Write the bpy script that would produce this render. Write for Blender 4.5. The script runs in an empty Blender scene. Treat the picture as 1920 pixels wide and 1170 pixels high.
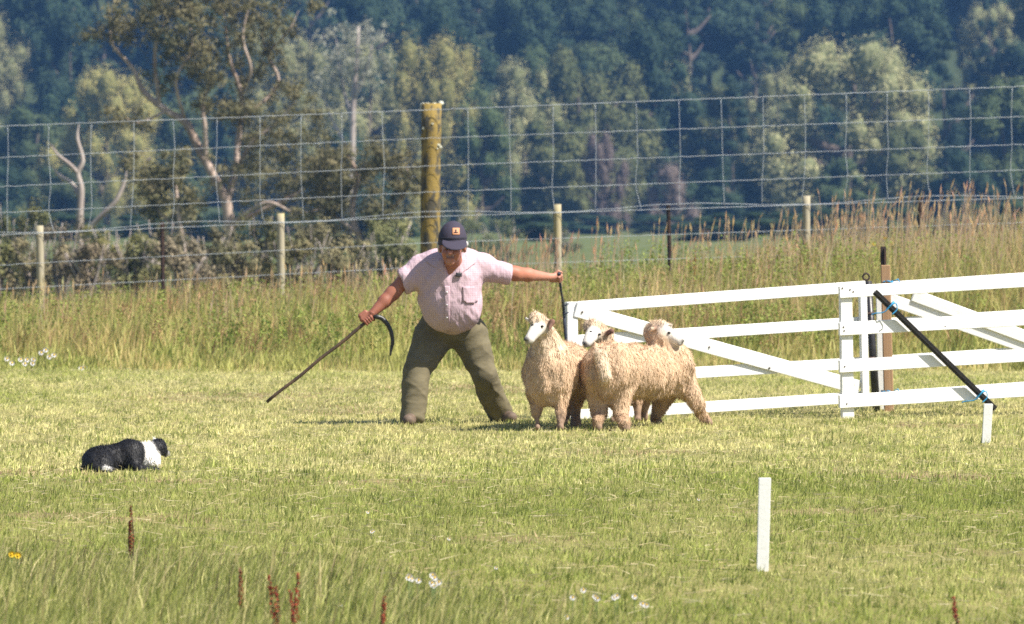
import bpy, bmesh, math, random
import numpy as np
from mathutils import Vector, Matrix

random.seed(7)
RNG = np.random.default_rng(7)
scene = bpy.context.scene
COL = scene.collection

# ------------------------------------------------------------------ camera
FPX, HZ, CAMH = 9800.0, 400.0, 1.61          # focal length in photo pixels, horizon row, eye height
cam_data = bpy.data.cameras.new('camera')
cam = bpy.data.objects.new('camera', cam_data)
COL.objects.link(cam)
cam.location = (0, 0, CAMH)
cam.rotation_euler = (math.radians(90), 0, 0)
cam_data.sensor_width = 36.0
cam_data.lens = FPX / 1920 * 36.0
cam_data.shift_y = -(585 - HZ) / 1920
cam_data.clip_start = 0.5
cam_data.clip_end = 4000
cam_data.dof.use_dof = True
cam_data.dof.focus_distance = 32.0
cam_data.dof.aperture_fstop = 6.8
scene.camera = cam

# ------------------------------------------------------------------ sky, sun, exposure
SUN_EL, SUN_AZ = math.radians(51), math.radians(64)     # azimuth measured from behind the camera towards the right
sun_dir = Vector((math.cos(SUN_EL) * math.sin(SUN_AZ), -math.cos(SUN_EL) * math.cos(SUN_AZ), math.sin(SUN_EL)))
world = bpy.data.worlds.new('World')
scene.world = world
world.use_nodes = True
wn = world.node_tree
bg = wn.nodes['Background']
sky = wn.nodes.new('ShaderNodeTexSky')
sky.sky_type = 'NISHITA'
sky.sun_disc = False
sky.sun_elevation = SUN_EL
sky.sun_rotation = math.atan2(sun_dir.x, sun_dir.y)
wn.links.new(sky.outputs['Color'], bg.inputs['Color'])
bg.inputs['Strength'].default_value = 0.066
sun_data = bpy.data.lights.new('sun', 'SUN')
sun_data.energy = 4.9
sun_data.angle = math.radians(0.5)
sun_data.color = (1.0, 0.94, 0.84)
sun = bpy.data.objects.new('sun', sun_data)
COL.objects.link(sun)
sun.rotation_euler = sun_dir.to_track_quat('Z', 'Y').to_euler()
sun.location = (30, -20, 60)
scene.view_settings.view_transform = 'Standard'
scene.view_settings.look = 'None'
scene.view_settings.exposure = 1.03
scene.view_settings.gamma = 1.0
scene.cycles.use_denoising = False
scene.cycles.max_bounces = 6
scene.cycles.diffuse_bounces = 3
scene.cycles.transmission_bounces = 4
scene.cycles.volume_bounces = 0
scene.cycles.transparent_max_bounces = 4

# ------------------------------------------------------------------ helpers
def at(px, py, D):
    """A spot of the place, given where it is seen and how many metres away it stands."""
    return Vector(((px - 960) / FPX * D, D, CAMH + (HZ - py) / FPX * D))
def gx(px, D):
    return (px - 960) / FPX * D
def smooth01(t):
    t = np.clip(t, 0, 1)
    return t * t * (3 - 2 * t)

def tag(o, label=None, cat=None, group=None, kind=None):
    if label: o['label'] = label
    if cat: o['category'] = cat
    if group: o['group'] = group
    if kind: o['kind'] = kind
    return o
def empty(name, loc, label=None, cat=None, group=None):
    o = bpy.data.objects.new(name, None)
    o.empty_display_size = 0.1
    COL.objects.link(o)
    o.location = loc
    return tag(o, label, cat, group)
def link(name, me, mat=None, parent=None):
    o = bpy.data.objects.new(name, me)
    COL.objects.link(o)
    if mat is not None and not me.materials: me.materials.append(mat)
    if parent is not None:
        o.parent = parent
        o.matrix_parent_inverse = Matrix.Translation(-world_loc(parent))
    return o
def world_loc(o):
    # every parent here is only translated, so its world position is a plain sum
    v = Vector(o.location)
    if o.parent is not None:
        v = v + world_loc(o.parent) + o.matrix_parent_inverse.translation
    return v
def np_mesh(name, V, faces_tri=None, faces_quad=None, colors=None, smooth=False):
    V = np.asarray(V, dtype=np.float32)
    T = np.zeros((0, 3), np.int32) if faces_tri is None else np.asarray(faces_tri, np.int32)
    Q = np.zeros((0, 4), np.int32) if faces_quad is None else np.asarray(faces_quad, np.int32)
    me = bpy.data.meshes.new(name)
    me.vertices.add(len(V))
    me.vertices.foreach_set('co', V.ravel())
    nl = T.size + Q.size
    me.loops.add(nl)
    me.loops.foreach_set('vertex_index', np.concatenate([T.ravel(), Q.ravel()]))
    me.polygons.add(len(T) + len(Q))
    ls = np.concatenate([np.arange(len(T)) * 3, T.size + np.arange(len(Q)) * 4]).astype(np.int32)
    me.polygons.foreach_set('loop_start', ls)
    me.update(calc_edges=True)
    if smooth:
        me.polygons.foreach_set('use_smooth', np.ones(len(me.polygons), bool))
    if colors is not None:
        C = np.ones((len(V), 4), np.float32)
        C[:, :3] = colors
        a = me.color_attributes.new('Col', 'FLOAT_COLOR', 'POINT')
        a.data.foreach_set('color', C.ravel())
    return me

def _hash(ix, iy, iz, seed):
    h = (ix.astype(np.int64) * 374761393 + iy.astype(np.int64) * 668265263 + iz.astype(np.int64) * 2147483647 + seed * 974634777) & 0xffffffff
    h = ((h ^ (h >> 13)) * 1274126177) & 0xffffffff
    h = h ^ (h >> 16)
    return (h & 0xffff) / 65535.0
def vnoise(P, scale, seed=0):
    """value noise in -1..1, P (...,3), scale scalar or 3 numbers (cells per metre)"""
    Q = np.asarray(P, dtype=np.float64) * np.asarray(scale)
    I = np.floor(Q); f = Q - I; f = f * f * (3 - 2 * f)
    I = I.astype(np.int64)
    r = 0
    for dx in (0, 1):
        for dy in (0, 1):
            for dz in (0, 1):
                w = (f[..., 0] if dx else 1 - f[..., 0]) * (f[..., 1] if dy else 1 - f[..., 1]) * (f[..., 2] if dz else 1 - f[..., 2])
                r = r + w * _hash(I[..., 0] + dx, I[..., 1] + dy, I[..., 2] + dz, seed)
    return r * 2 - 1
def n2(x, y, sc, seed=0):
    return vnoise(np.stack([x, y, np.zeros_like(x)], -1), sc, seed)

# ------------------------------------------------------------------ materials
def base_mat(name):
    m = bpy.data.materials.new(name)
    m.use_nodes = True
    nt = m.node_tree
    return m, nt, nt.nodes['Principled BSDF'], nt.nodes, nt.links
def mix_color(nt, fac, a, b, mode='MIX'):
    n = nt.nodes.new('ShaderNodeMix'); n.data_type = 'RGBA'; n.blend_type = mode
    for sock, v in ((n.inputs[0], fac), (n.inputs[6], a), (n.inputs[7], b)):
        if hasattr(v, 'is_linked') or hasattr(v, 'links'): nt.links.new(v, sock)
        elif isinstance(v, (int, float)): sock.default_value = v
        else: sock.default_value = (*v, 1)
    return n.outputs[2]
def noise_node(nt, scale, detail=4, rough=0.6, vec=None, stretch=None):
    n = nt.nodes.new('ShaderNodeTexNoise')
    n.inputs['Scale'].default_value = scale
    n.inputs['Detail'].default_value = detail
    n.inputs['Roughness'].default_value = rough
    tc = nt.nodes.new('ShaderNodeTexCoord')
    src = tc.outputs['Object']
    if stretch:
        mp = nt.nodes.new('ShaderNodeMapping'); mp.inputs['Scale'].default_value = stretch
        nt.links.new(src, mp.inputs['Vector']); src = mp.outputs['Vector']
    nt.links.new(src, n.inputs['Vector'])
    return n
def ramp(nt, src, p0, p1):
    r = nt.nodes.new('ShaderNodeMapRange')
    r.inputs['From Min'].default_value = p0; r.inputs['From Max'].default_value = p1
    nt.links.new(src, r.inputs['Value'])
    return r.outputs['Result']
def simple_mat(name, c1, c2=None, scale=8, rough=0.7, bump=0.0, bump_scale=30, stretch=None, metallic=0.0, spec=0.4, lo=0.4, hi=0.62):
    m, nt, b, N, L = base_mat(name)
    n = noise_node(nt, scale, stretch=stretch)
    col = mix_color(nt, ramp(nt, n.outputs['Fac'], lo, hi), c1, c2 or tuple(x * 0.8 for x in c1))
    L.new(col, b.inputs['Base Color'])
    b.inputs['Roughness'].default_value = rough
    b.inputs['Metallic'].default_value = metallic
    b.inputs['Specular IOR Level'].default_value = spec
    if bump:
        n2_ = noise_node(nt, bump_scale, stretch=stretch)
        bp = N.new('ShaderNodeBump'); bp.inputs['Strength'].default_value = bump; bp.inputs['Distance'].default_value = 0.01
        L.new(n2_.outputs['Fac'], bp.inputs['Height']); L.new(bp.outputs['Normal'], b.inputs['Normal'])
    return m
def vcol_mat(name, rough=0.8, spec=0.25, trans=0.0, bump=0.0, bump_scale=60, var=0.0, sheen=0.0, stretch=None):
    """colour from the mesh's own colour attribute, with optional light passing through thin leaves"""
    m, nt, b, N, L = base_mat(name)
    a = N.new('ShaderNodeVertexColor'); a.layer_name = 'Col'
    src = a.outputs['Color']
    if var:
        oi = N.new('ShaderNodeObjectInfo')
        hsv = N.new('ShaderNodeHueSaturation')
        r1 = N.new('ShaderNodeMapRange'); r1.inputs['To Min'].default_value = 1 - var; r1.inputs['To Max'].default_value = 1 + var
        L.new(oi.outputs['Random'], r1.inputs['Value']); L.new(r1.outputs['Result'], hsv.inputs['Value'])
        L.new(src, hsv.inputs['Color']); src = hsv.outputs['Color']
    L.new(src, b.inputs['Base Color'])
    b.inputs['Roughness'].default_value = rough
    b.inputs['Specular IOR Level'].default_value = spec
    if sheen:
        b.inputs['Sheen Weight'].default_value = sheen
    if bump:
        nn = noise_node(nt, bump_scale, stretch=stretch)
        bp = N.new('ShaderNodeBump'); bp.inputs['Strength'].default_value = bump; bp.inputs['Distance'].default_value = 0.008
        L.new(nn.outputs['Fac'], bp.inputs['Height']); L.new(bp.outputs['Normal'], b.inputs['Normal'])
    if trans:
        t = N.new('ShaderNodeBsdfTranslucent'); L.new(src, t.inputs['Color'])
        mx = N.new('ShaderNodeMixShader'); mx.inputs['Fac'].default_value = trans
        L.new(b.outputs['BSDF'], mx.inputs[1]); L.new(t.outputs['BSDF'], mx.inputs[2])
        L.new(mx.outputs['Shader'], N['Material Output'].inputs['Surface'])
    return m

M = {}
M['grass'] = vcol_mat('grass_blades', rough=0.65, spec=0.3, trans=0.4)
M['leaf'] = vcol_mat('tree_leaves', rough=0.7, spec=0.25, trans=0.22, var=0.16)
M['weed'] = vcol_mat('weed_leaves', rough=0.65, spec=0.3, trans=0.25)
M['bark'] = simple_mat('brown_bark', (0.13, 0.10, 0.075), (0.07, 0.055, 0.045), 3, 0.9, 0.5, 8, stretch=(1, 1, 0.25))
M['gum_bark'] = simple_mat('pale_gum_bark', (0.46, 0.36, 0.30), (0.24, 0.17, 0.13), 2.5, 0.85, 0.4, 10, stretch=(1, 1, 0.3))
M['dead_wood'] = simple_mat('bleached_dead_wood', (0.42, 0.36, 0.32), (0.27, 0.22, 0.2), 3, 0.9, 0.4, 12, stretch=(1, 1, 0.3))
M['white_paint'] = simple_mat('white_painted_timber', (0.78, 0.78, 0.77), (0.62, 0.62, 0.58), 6, 0.55, 0.12, 40, lo=0.56, hi=0.85)
M['raw_wood'] = simple_mat('raw_pine_post', (0.36, 0.22, 0.12), (0.27, 0.16, 0.085), 6, 0.8, 0.3, 40, stretch=(1, 1, 0.1))
M['black_metal'] = simple_mat('black_painted_steel', (0.018, 0.017, 0.02), (0.03, 0.027, 0.028), 20, 0.38, 0.1, 60, spec=0.5)
M['dark_rust'] = simple_mat('rusted_steel', (0.075, 0.04, 0.028), (0.035, 0.024, 0.02), 14, 0.8, 0.3, 60)
M['wire'] = simple_mat('galvanised_wire', (0.52, 0.56, 0.60), (0.40, 0.43, 0.47), 3, 0.5, metallic=0.2)
M['lichen_post'] = simple_mat('lichen_covered_post', (0.25, 0.175, 0.045), (0.07, 0.062, 0.042), 11, 0.9, 0.8, 30, lo=0.45, hi=0.56, stretch=(1, 1, 0.5))
M['grey_post'] = simple_mat('weathered_grey_post', (0.35, 0.31, 0.22), (0.42, 0.33, 0.07), 2.2, 0.9, 0.4, 40, lo=0.5, hi=0.66, stretch=(1, 1, 0.4))
M['lichen'] = simple_mat('pale_lichen', (0.62, 0.62, 0.52), (0.45, 0.46, 0.36), 20, 0.95)
M['twine'] = simple_mat('blue_baling_twine', (0.04, 0.33, 0.62), (0.03, 0.24, 0.5), 60, 0.6)
M['rope'] = simple_mat('dark_rope', (0.025, 0.032, 0.05), (0.045, 0.055, 0.08), 90, 0.85, 0.4, 150)
M['crook'] = simple_mat('brown_hazel_crook', (0.085, 0.052, 0.03), (0.05, 0.032, 0.02), 12, 0.5, 0.15, 60)
M['horn'] = simple_mat('dark_horn', (0.02, 0.022, 0.02), (0.04, 0.035, 0.03), 20, 0.4)
M['skin'] = vcol_mat('weathered_skin', rough=0.55, spec=0.35, bump=0.12, bump_scale=90)
M['cap'] = simple_mat('navy_cap_cloth', (0.042, 0.035, 0.058), (0.034, 0.028, 0.047), 120, 0.85, 0.2, 300)
M['cap_dark'] = simple_mat('dark_cap_band', (0.02, 0.018, 0.03), None, 120, 0.85)
M['badge'] = simple_mat('tan_cap_badge', (0.52, 0.25, 0.13), (0.45, 0.2, 0.1), 200, 0.7)
M['hair'] = simple_mat('grey_hair', (0.5, 0.48, 0.47), (0.36, 0.34, 0.33), 150, 0.7)
M['boot'] = simple_mat('brown_work_boot', (0.15, 0.105, 0.075), (0.09, 0.065, 0.048), 25, 0.7, 0.2, 60)
M['eye'] = simple_mat('dark_eye', (0.012, 0.010, 0.008), None, 10, 0.2)
M['wool'] = vcol_mat('fleece', rough=0.95, spec=0.05, trans=0.25, bump=0.7, bump_scale=75, stretch=(1, 1, .4))
M['fur'] = vcol_mat('dog_coat', rough=0.6, spec=0.35, trans=0.05)
M['flower_white'] = simple_mat('white_petals', (0.78, 0.76, 0.78), None, 20, 0.7)
M['flower_yellow'] = simple_mat('yellow_petals', (0.80, 0.52, 0.02), None, 20, 0.7)
M['flower_stem'] = simple_mat('flower_stem', (0.12, 0.17, 0.05), None, 20, 0.8)
M['dock'] = vcol_mat('dock_seed', rough=0.9, spec=0.1, trans=0.15)

# checked lilac shirt, green twill trousers
def shirt_mat():
    m, nt, b, N, L = base_mat('lilac_check_shirt')
    tc = N.new('ShaderNodeTexCoord'); sep = N.new('ShaderNodeSeparateXYZ'); L.new(tc.outputs['Object'], sep.inputs[0])
    def lines(sock, f):
        a = N.new('ShaderNodeMath'); a.operation = 'MULTIPLY'; a.inputs[1].default_value = f; L.new(sock, a.inputs[0])
        s = N.new('ShaderNodeMath'); s.operation = 'FRACT'; L.new(a.outputs[0], s.inputs[0])
        c = N.new('ShaderNodeMath'); c.operation = 'LESS_THAN'; c.inputs[1].default_value = 0.3; L.new(s.outputs[0], c.inputs[0])
        return c.outputs[0]
    mx = N.new('ShaderNodeMath'); mx.operation = 'ADD'
    L.new(lines(sep.outputs['X'], 60), mx.inputs[0]); L.new(lines(sep.outputs['Z'], 60), mx.inputs[1])
    hf = N.new('ShaderNodeMath'); hf.operation = 'MULTIPLY'; hf.inputs[1].default_value = 0.35; L.new(mx.outputs[0], hf.inputs[0])
    n = noise_node(nt, 5)
    c0 = mix_color(nt, ramp(nt, n.outputs['Fac'], 0.35, 0.65), (0.55, 0.41, 0.46), (0.50, 0.37, 0.42))
    L.new(mix_color(nt, hf.outputs[0], c0, (0.38, 0.26, 0.32)), b.inputs['Base Color'])
    b.inputs['Roughness'].default_value = 0.9; b.inputs['Specular IOR Level'].default_value = 0.15
    bn = noise_node(nt, 9, 3, 0.5, stretch=(1.6, 1, 0.7)); bp = N.new('ShaderNodeBump')
    bp.inputs['Strength'].default_value = 0.7; bp.inputs['Distance'].default_value = 0.035
    L.new(bn.outputs['Fac'], bp.inputs['Height']); L.new(bp.outputs['Normal'], b.inputs['Normal'])
    return m
M['shirt'] = shirt_mat()
M['trousers'] = simple_mat('olive_twill_trousers', (0.165, 0.142, 0.088), (0.128, 0.11, 0.068), 9, 0.9, 0.6, 11, spec=0.15, stretch=(0.9, 1, 1.8))

def ground_mat():
    m, nt, b, N, L = base_mat('meadow_ground')
    n1 = noise_node(nt, 0.9, 6); n3 = noise_node(nt, 14, 5); n4 = noise_node(nt, 0.05, 4)
    c = mix_color(nt, ramp(nt, n1.outputs['Fac'], 0.4, 0.62), (0.21, 0.19, 0.07), (0.30, 0.25, 0.11))
    c = mix_color(nt, ramp(nt, n3.outputs['Fac'], 0.35, 0.7), c, (0.12, 0.13, 0.035))
    # the paddock beyond the fence is greener
    tc = N.new('ShaderNodeTexCoord'); sep = N.new('ShaderNodeSeparateXYZ'); L.new(tc.outputs['Object'], sep.inputs[0])
    far = mix_color(nt, ramp(nt, n4.outputs['Fac'], 0.4, 0.6), (0.085, 0.11, 0.04), (0.11, 0.125, 0.05))
    c = mix_color(nt, ramp(nt, sep.outputs['Y'], 72, 95), c, far)
    wood = mix_color(nt, ramp(nt, sep.outputs['Y'], 440, 455), c, (0.045, 0.06, 0.025))
    L.new(wood, b.inputs['Base Color'])
    b.inputs['Roughness'].default_value = 1.0; b.inputs['Specular IOR Level'].default_value = 0.1
    return m
M['ground'] = ground_mat()

# ------------------------------------------------------------------ the ground
def terrain(x, y):
    x = np.asarray(x, float); y = np.asarray(y, float)
    z = 0.012 * n2(x, y, 0.7, 3) * smooth01((y - 6) / 10)
    bank = 0.40 + 0.05 * np.clip(x, -9, 9)
    z = z + bank * smooth01((y - 53) / 11) * (1 - smooth01((y - 68) / 22))
    z = z - 0.6 * smooth01((y - 90) / 35) * (1 - smooth01((y - 190) / 60)) * smooth01((6 - x) / 10)
    hill = np.maximum(y - 450, 0)
    z = z + 0.17 * hill * smooth01(hill / 60) + 2.2 * n2(x, y, 0.02, 5) * smooth01(hill / 60)
    return z
def tz(x, y): return float(terrain(np.array([x]), np.array([y]))[0])

ys = np.concatenate([np.linspace(2, 18, 10), np.linspace(19, 75, 140), np.geomspace(77, 450, 60), np.linspace(460, 1000, 45)])
xs = np.concatenate([np.linspace(-260, -24, 30), np.linspace(-22, 22, 90), np.linspace(24, 260, 30)])
GX, GY = np.meshgrid(xs, ys)
GZ = terrain(GX, GY)
nv = np.arange(GX.size).reshape(GX.shape)
quads = np.stack([nv[:-1, :-1], nv[:-1, 1:], nv[1:, 1:], nv[1:, :-1]], -1).reshape(-1, 4)
ground = link('ground', np_mesh('ground', np.stack([GX, GY, GZ], -1).reshape(-1, 3), None, quads, smooth=True), M['ground'])
tag(ground, 'mown straw coloured paddock running up to the wooded hill', 'ground', kind='structure')

# ------------------------------------------------------------------ grass
def scatter_xy(n, d0, d1, margin=1.2, px0=0, px1=1920, rng=RNG):
    """spots spread evenly over the strip of ground between two distances"""
    u = rng.random(n)
    D = np.sqrt(d0 * d0 + u * (d1 * d1 - d0 * d0))
    w0 = (px0 - 960) / FPX * D - margin; w1 = (px1 - 960) / FPX * D + margin
    return w0 + rng.random(n) * (w1 - w0), D
def blades(x, y, h, w, col, lean=0.35, bend=0.5, wind=(0.12, 0), segs=1, rng=RNG, z0=None):
    n = len(x)
    z = terrain(x, y) - 0.004 if z0 is None else z0
    a = rng.random(n) * 2 * np.pi
    side = np.stack([np.cos(a), np.sin(a), np.zeros(n)], 1) * (w[:, None] / 2)
    la = rng.random(n) * 2 * np.pi; lm = lean * rng.random(n) * h
    tip = np.stack([np.cos(la) * lm + wind[0] * h, np.sin(la) * lm + wind[1] * h, h * np.sqrt(np.clip(1 - (lm / h) ** 2, 0.1, 1))], 1)
    base = np.stack([x, y, z], 1)
    if segs == 1:
        V = np.stack([base - side, base + side, base + tip], 1).reshape(-1, 3)
        T = np.arange(n * 3).reshape(-1, 3)
        return V, T, np.repeat(col, 3, 0)
    mid = tip * np.array([0.5 - 0.25 * bend, 0.5 - 0.25 * bend, 0.55])
    V = np.stack([base - side, base + side, base + mid - side * 0.75, base + mid + side * 0.75, base + tip], 1).reshape(-1, 3)
    i = np.arange(n)[:, None] * 5
    T = np.concatenate([i + [0, 1, 3], i + [0, 3, 2], i + [2, 3, 4]], 1).reshape(-1, 3)
    return V, T, np.repeat(col, 5, 0)
def lerp_col(t, a, b):
    t = np.clip(t, 0, 1)[:, None]
    return np.asarray(a)[None] * (1 - t) + np.asarray(b)[None] * t
def join_np(parts):
    Vs, Ts, Cs, off = [], [], [], 0
    for V, T, C in parts:
        Vs.append(V); Ts.append(T + off); Cs.append(C); off += len(V)
    return np.concatenate(Vs), np.concatenate(Ts), np.concatenate(Cs)
STRAW, GREEN, DEEP, TAN = (0.70, 0.635, 0.29), (0.39, 0.44, 0.10), (0.15, 0.195, 0.045), (0.66, 0.50, 0.30)
def dryness(x, y):
    """how parched the turf is: patches of straw and green that lie in the paddock"""
    t = 0.40 + 0.45 * n2(x, y, (0.35, 0.16, 1), 11) + 0.35 * n2(x, y, (1.1, 0.45, 1), 12) + 0.3 * n2(x, y, 4.0, 13)
    t = t + 0.42 * smooth01((y - 31) / 2.5) * (1 - smooth01((y - 53) / 3)) - 0.30 * (1 - smooth01((y - 31) / 2))
    return t
BARE = [(gx(px, CAMH * FPX / (py - HZ)), CAMH * FPX / (py - HZ), rx, ry) for px, py, rx, ry in
        ((1640, 888, .45, .5), (1760, 895, .5, .6), (300, 975, .35, .5), (90, 968, .35, .4), (640, 770, .6, 1.2), (840, 730, 1.2, 1.6), (60, 890, .8, .35),
         (1850, 1040, .35, .25), (1500, 960, .5, .3), (1180, 850, .5, .5), (420, 745, 1.0, 1.4), (1300, 850, .3, .3), (960, 1010, .4, .35), (700, 905, .7, .3), (1750, 800, .5, .6), (330, 905, .8, .3))]
def bareness(x, y):
    b = np.zeros_like(x)
    for bx, by, rx, ry in BARE:
        b = np.maximum(b, 1 - np.sqrt(((x - bx) / rx) ** 2 + ((y - by) / ry) ** 2) + .35 * n2(x, y, 5.0, 17))
    return np.clip(b * 1.6, 0, 1)
def turf(n, d0, d1, h0, h1, w0, w1, seg=1):
    x, y = scatter_xy(n, d0, d1)
    t = dryness(x, y) + RNG.normal(0, 0.22, n)
    c = lerp_col(t, GREEN, STRAW)
    dk = RNG.random(n) < np.clip(0.45 - t * 0.4, 0.05, 0.5)
    c[dk] = lerp_col(RNG.random(dk.sum()), DEEP, GREEN)
    bare = bareness(x, y)
    k = RNG.random(n) < bare * .92
    c[k] = lerp_col(RNG.random(k.sum()) ** 1.5, TAN, (0.34, 0.23, 0.13))
    c = c * (.88 + .2 * smooth01((y - 30.5) / 2.5))[:, None]
    c *= RNG.uniform(0.72, 1.2, (n, 1)) * (1 + .14 * n2(x, y, (3.0, 1.2, 1), 19) + .16 * n2(x, y, 9.0, 20))[:, None]
    h = (1 - .45 * bare) * RNG.uniform(h0, h1, n) * (1.15 - 0.35 * np.clip(t, 0, 1)) * (1 + 0.35 * n2(x, y, 2.2, 21))
    return blades(x, y, h, RNG.uniform(w0, w1, n), c, lean=1.9, wind=(0.1, 0), segs=seg)
parts = [turf(210000, 18.5, 31, 0.02, 0.055, 0.004, 0.009), turf(330000, 31, 55.5, 0.025, 0.06, 0.007, 0.016)]
# scattered clumps left standing by the mower
def tufts(nc, d0, d1, hs, ca, cb, per=16, w=(.005, .011), jit=.04, lean=1.0):
    x, y = scatter_xy(nc, d0, d1); m = nc * per
    cx = np.repeat(x, per) + RNG.normal(0, jit, m); cy = np.repeat(y, per) + RNG.normal(0, jit, m)
    c = np.repeat(lerp_col(RNG.random(nc), ca, cb), per, 0) * RNG.uniform(.75, 1.2, (m, 1))
    return blades(cx, cy, np.repeat(RNG.uniform(hs[0], hs[1], nc), per) * RNG.uniform(.5, 1.1, m), RNG.uniform(w[0], w[1], m), c, lean=lean, segs=1)
parts += [tufts(2100, 20, 50, (.03, .07), DEEP, (.27, .31, .075)), tufts(1900, 20, 53, (.03, .07), (.30, .34, .085), GREEN), tufts(2800, 30, 54, (.03, .065), (.58, .54, .22), (.72, .67, .35)),
          tufts(260, 20, 53, (.02, .04), (.16, .12, .06), (.25, .19, .10), 18, jit=.06, lean=1.9)]
# cut straws lying on the turf
nS = 9000; x, y = scatter_xy(nS, 19, 53); aa = RNG.random(nS) * 6.283; LL_ = RNG.uniform(.04, .14, nS); zz = terrain(x, y) + RNG.uniform(.008, .03, nS)
d3 = np.stack([np.cos(aa) * LL_, np.sin(aa) * LL_, RNG.uniform(-.01, .03, nS)], 1); b3 = np.stack([x, y, zz], 1); w3 = np.array([[0, 0, .0022]])
parts.append((np.stack([b3 - w3, b3 + w3, b3 + d3], 1).reshape(-1, 3), np.arange(nS * 3).reshape(-1, 3), np.repeat(lerp_col(RNG.random(nS), (.74, .66, .42), (.55, .44, .24)), 3, 0)))
V, T, C = join_np(parts)
g = link('mown_grass', np_mesh('mown_grass', V, T, None, C), M['grass'])
tag(g, 'short dry mown grass covering the paddock', 'grass', kind='stuff')

# long grass in the foreground, thick at the left
def fore(n, d0, d1, hs, col_a, col_b, w, seg=2, leftness=True, lean=0.35):
    x, y = scatter_xy(n, d0, d1, 0.8)
    pxn = x / y * FPX + 960
    edge = 25.0 - 4.8 * smooth01((pxn - 250) / 1200) + 0.6 * n2(x, y, 1.2, 31)
    keep = y < edge if leftness else np.ones(n, bool)
    keep &= RNG.random(n) < (1 - 0.45 * smooth01((pxn - 700) / 700))
    x, y = x[keep], y[keep]; m = len(x)
    fade = 0.45 + 0.55 * smooth01((edge[keep] - y) / 2.5)
    h = .85 * RNG.uniform(hs[0], hs[1], m) * fade
    c = lerp_col(RNG.random(m), col_a, col_b) * RNG.uniform(0.75, 1.15, (m, 1))
    return blades(x, y, h, np.full(m, w) * RNG.uniform(0.7, 1.3, m), c, lean=lean, wind=(0.28, 0), segs=seg)
parts = [fore(42000, 18.5, 26, (0.05, 0.14), (0.22, 0.27, 0.055), (0.46, 0.47, 0.15), 0.0055, lean=.9),
         fore(15000, 18.5, 26, (0.07, 0.19), STRAW, (.44, .44, .16), 0.004, lean=.9),
         fore(5000, 18.5, 26, (0.08, 0.2), (.10, .13, .03), (.16, .19, .05), 0.005, lean=.5),
         fore(1500, 18.5, 27.5, (0.2, 0.36), (0.66, 0.56, 0.30), (0.40, 0.34, 0.13), 0.0045, lean=0.75),
         fore(700, 18.5, 27.5, (0.2, 0.38), (0.13, 0.12, 0.05), (0.20, 0.14, 0.08), 0.004, lean=0.5)]
V, T, C = join_np(parts)
g = link('long_foreground_grass', np_mesh('long_foreground_grass', V, T, None, C), M['grass'])
tag(g, 'long seeding grass along the near edge of the paddock', 'grass', kind='stuff')

# rough verge between the mown turf and the wire fence
def verge(n, d0, d1, hs, ca, cb, w, lean=0.4, seg=2, wind=0.08, clump=0.0, seed=41, xmin=-99):
    per = 14
    x, y = scatter_xy(n // per, d0, d1, 1.5)
    cl = np.repeat(RNG.random(n // per), per); ch = np.repeat(RNG.uniform(.65, 1.3, n // per), per); cb_ = np.repeat(RNG.uniform(.72, 1.22, n // per), per)
    n = len(cl); x = np.repeat(x, per) + RNG.normal(0, .10, n); y = np.repeat(y, per) + RNG.normal(0, .10, n)
    d = n2(x, y, (0.8, 0.5, 1), seed)
    if clump:
        k = RNG.random(n) < np.clip(0.5 + clump * d, 0, 1); x, y, d, cl, ch, cb_ = x[k], y[k], d[k], cl[k], ch[k], cb_[k]
    k = x > xmin + 1.2 * RNG.random(len(x)); x, y, d, cl, ch, cb_ = x[k], y[k], d[k], cl[k], ch[k], cb_[k]
    m = len(x)
    grow = 0.30 + 0.70 * smooth01((y - 53.5 - 0.5 * n2(x, y, 1.5, 43)) / 5.5)
    tall = 1 + 0.55 * smooth01((x - 1.5) / 4.0)
    h = RNG.uniform(hs[0], hs[1], m) * grow * (1 + 0.3 * d) * tall * ch
    c = lerp_col(RNG.random(m) * 0.2 + 0.8 * cl, ca, cb) * (RNG.uniform(0.85, 1.12, m) * cb_)[:, None]
    return blades(x, y, h, w * RNG.uniform(0.7, 1.3, m), c, lean=lean, wind=(wind, 0), segs=seg)
parts = [verge(56000, 53, 70, (0.15, 0.46), (0.29, 0.32, 0.07), (0.58, 0.53, 0.20), 0.016, lean=.7),
         verge(38000, 53, 70, (0.20, 0.52), (0.66, 0.52, 0.24), (0.50, 0.42, 0.14), 0.012, lean=.65, clump=0.9, seed=51),
         verge(24000, 54, 70, (0.15, 0.42), (0.14, 0.19, 0.035), (0.34, 0.38, 0.09), 0.020, lean=.8, clump=1.0, seed=57),
         verge(20000, 56, 70, (0.25, 0.55), (0.34, 0.20, 0.10), (0.58, 0.40, 0.21), 0.012, lean=.6, clump=1.1, seed=59),
         verge(22000, 57.5, 69, (0.28, 0.56), (0.66, 0.51, 0.27), (0.46, 0.37, 0.16), 0.011, lean=.5, clump=1.1, seed=77, xmin=.8)]
V, T, C = join_np(parts)
g = link('long_verge_grass', np_mesh('long_verge_grass', V, T, None, C), M['grass'])
tag(g, 'tall uncut grass growing on the bank below the wire fence', 'grass', kind='stuff')
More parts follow.
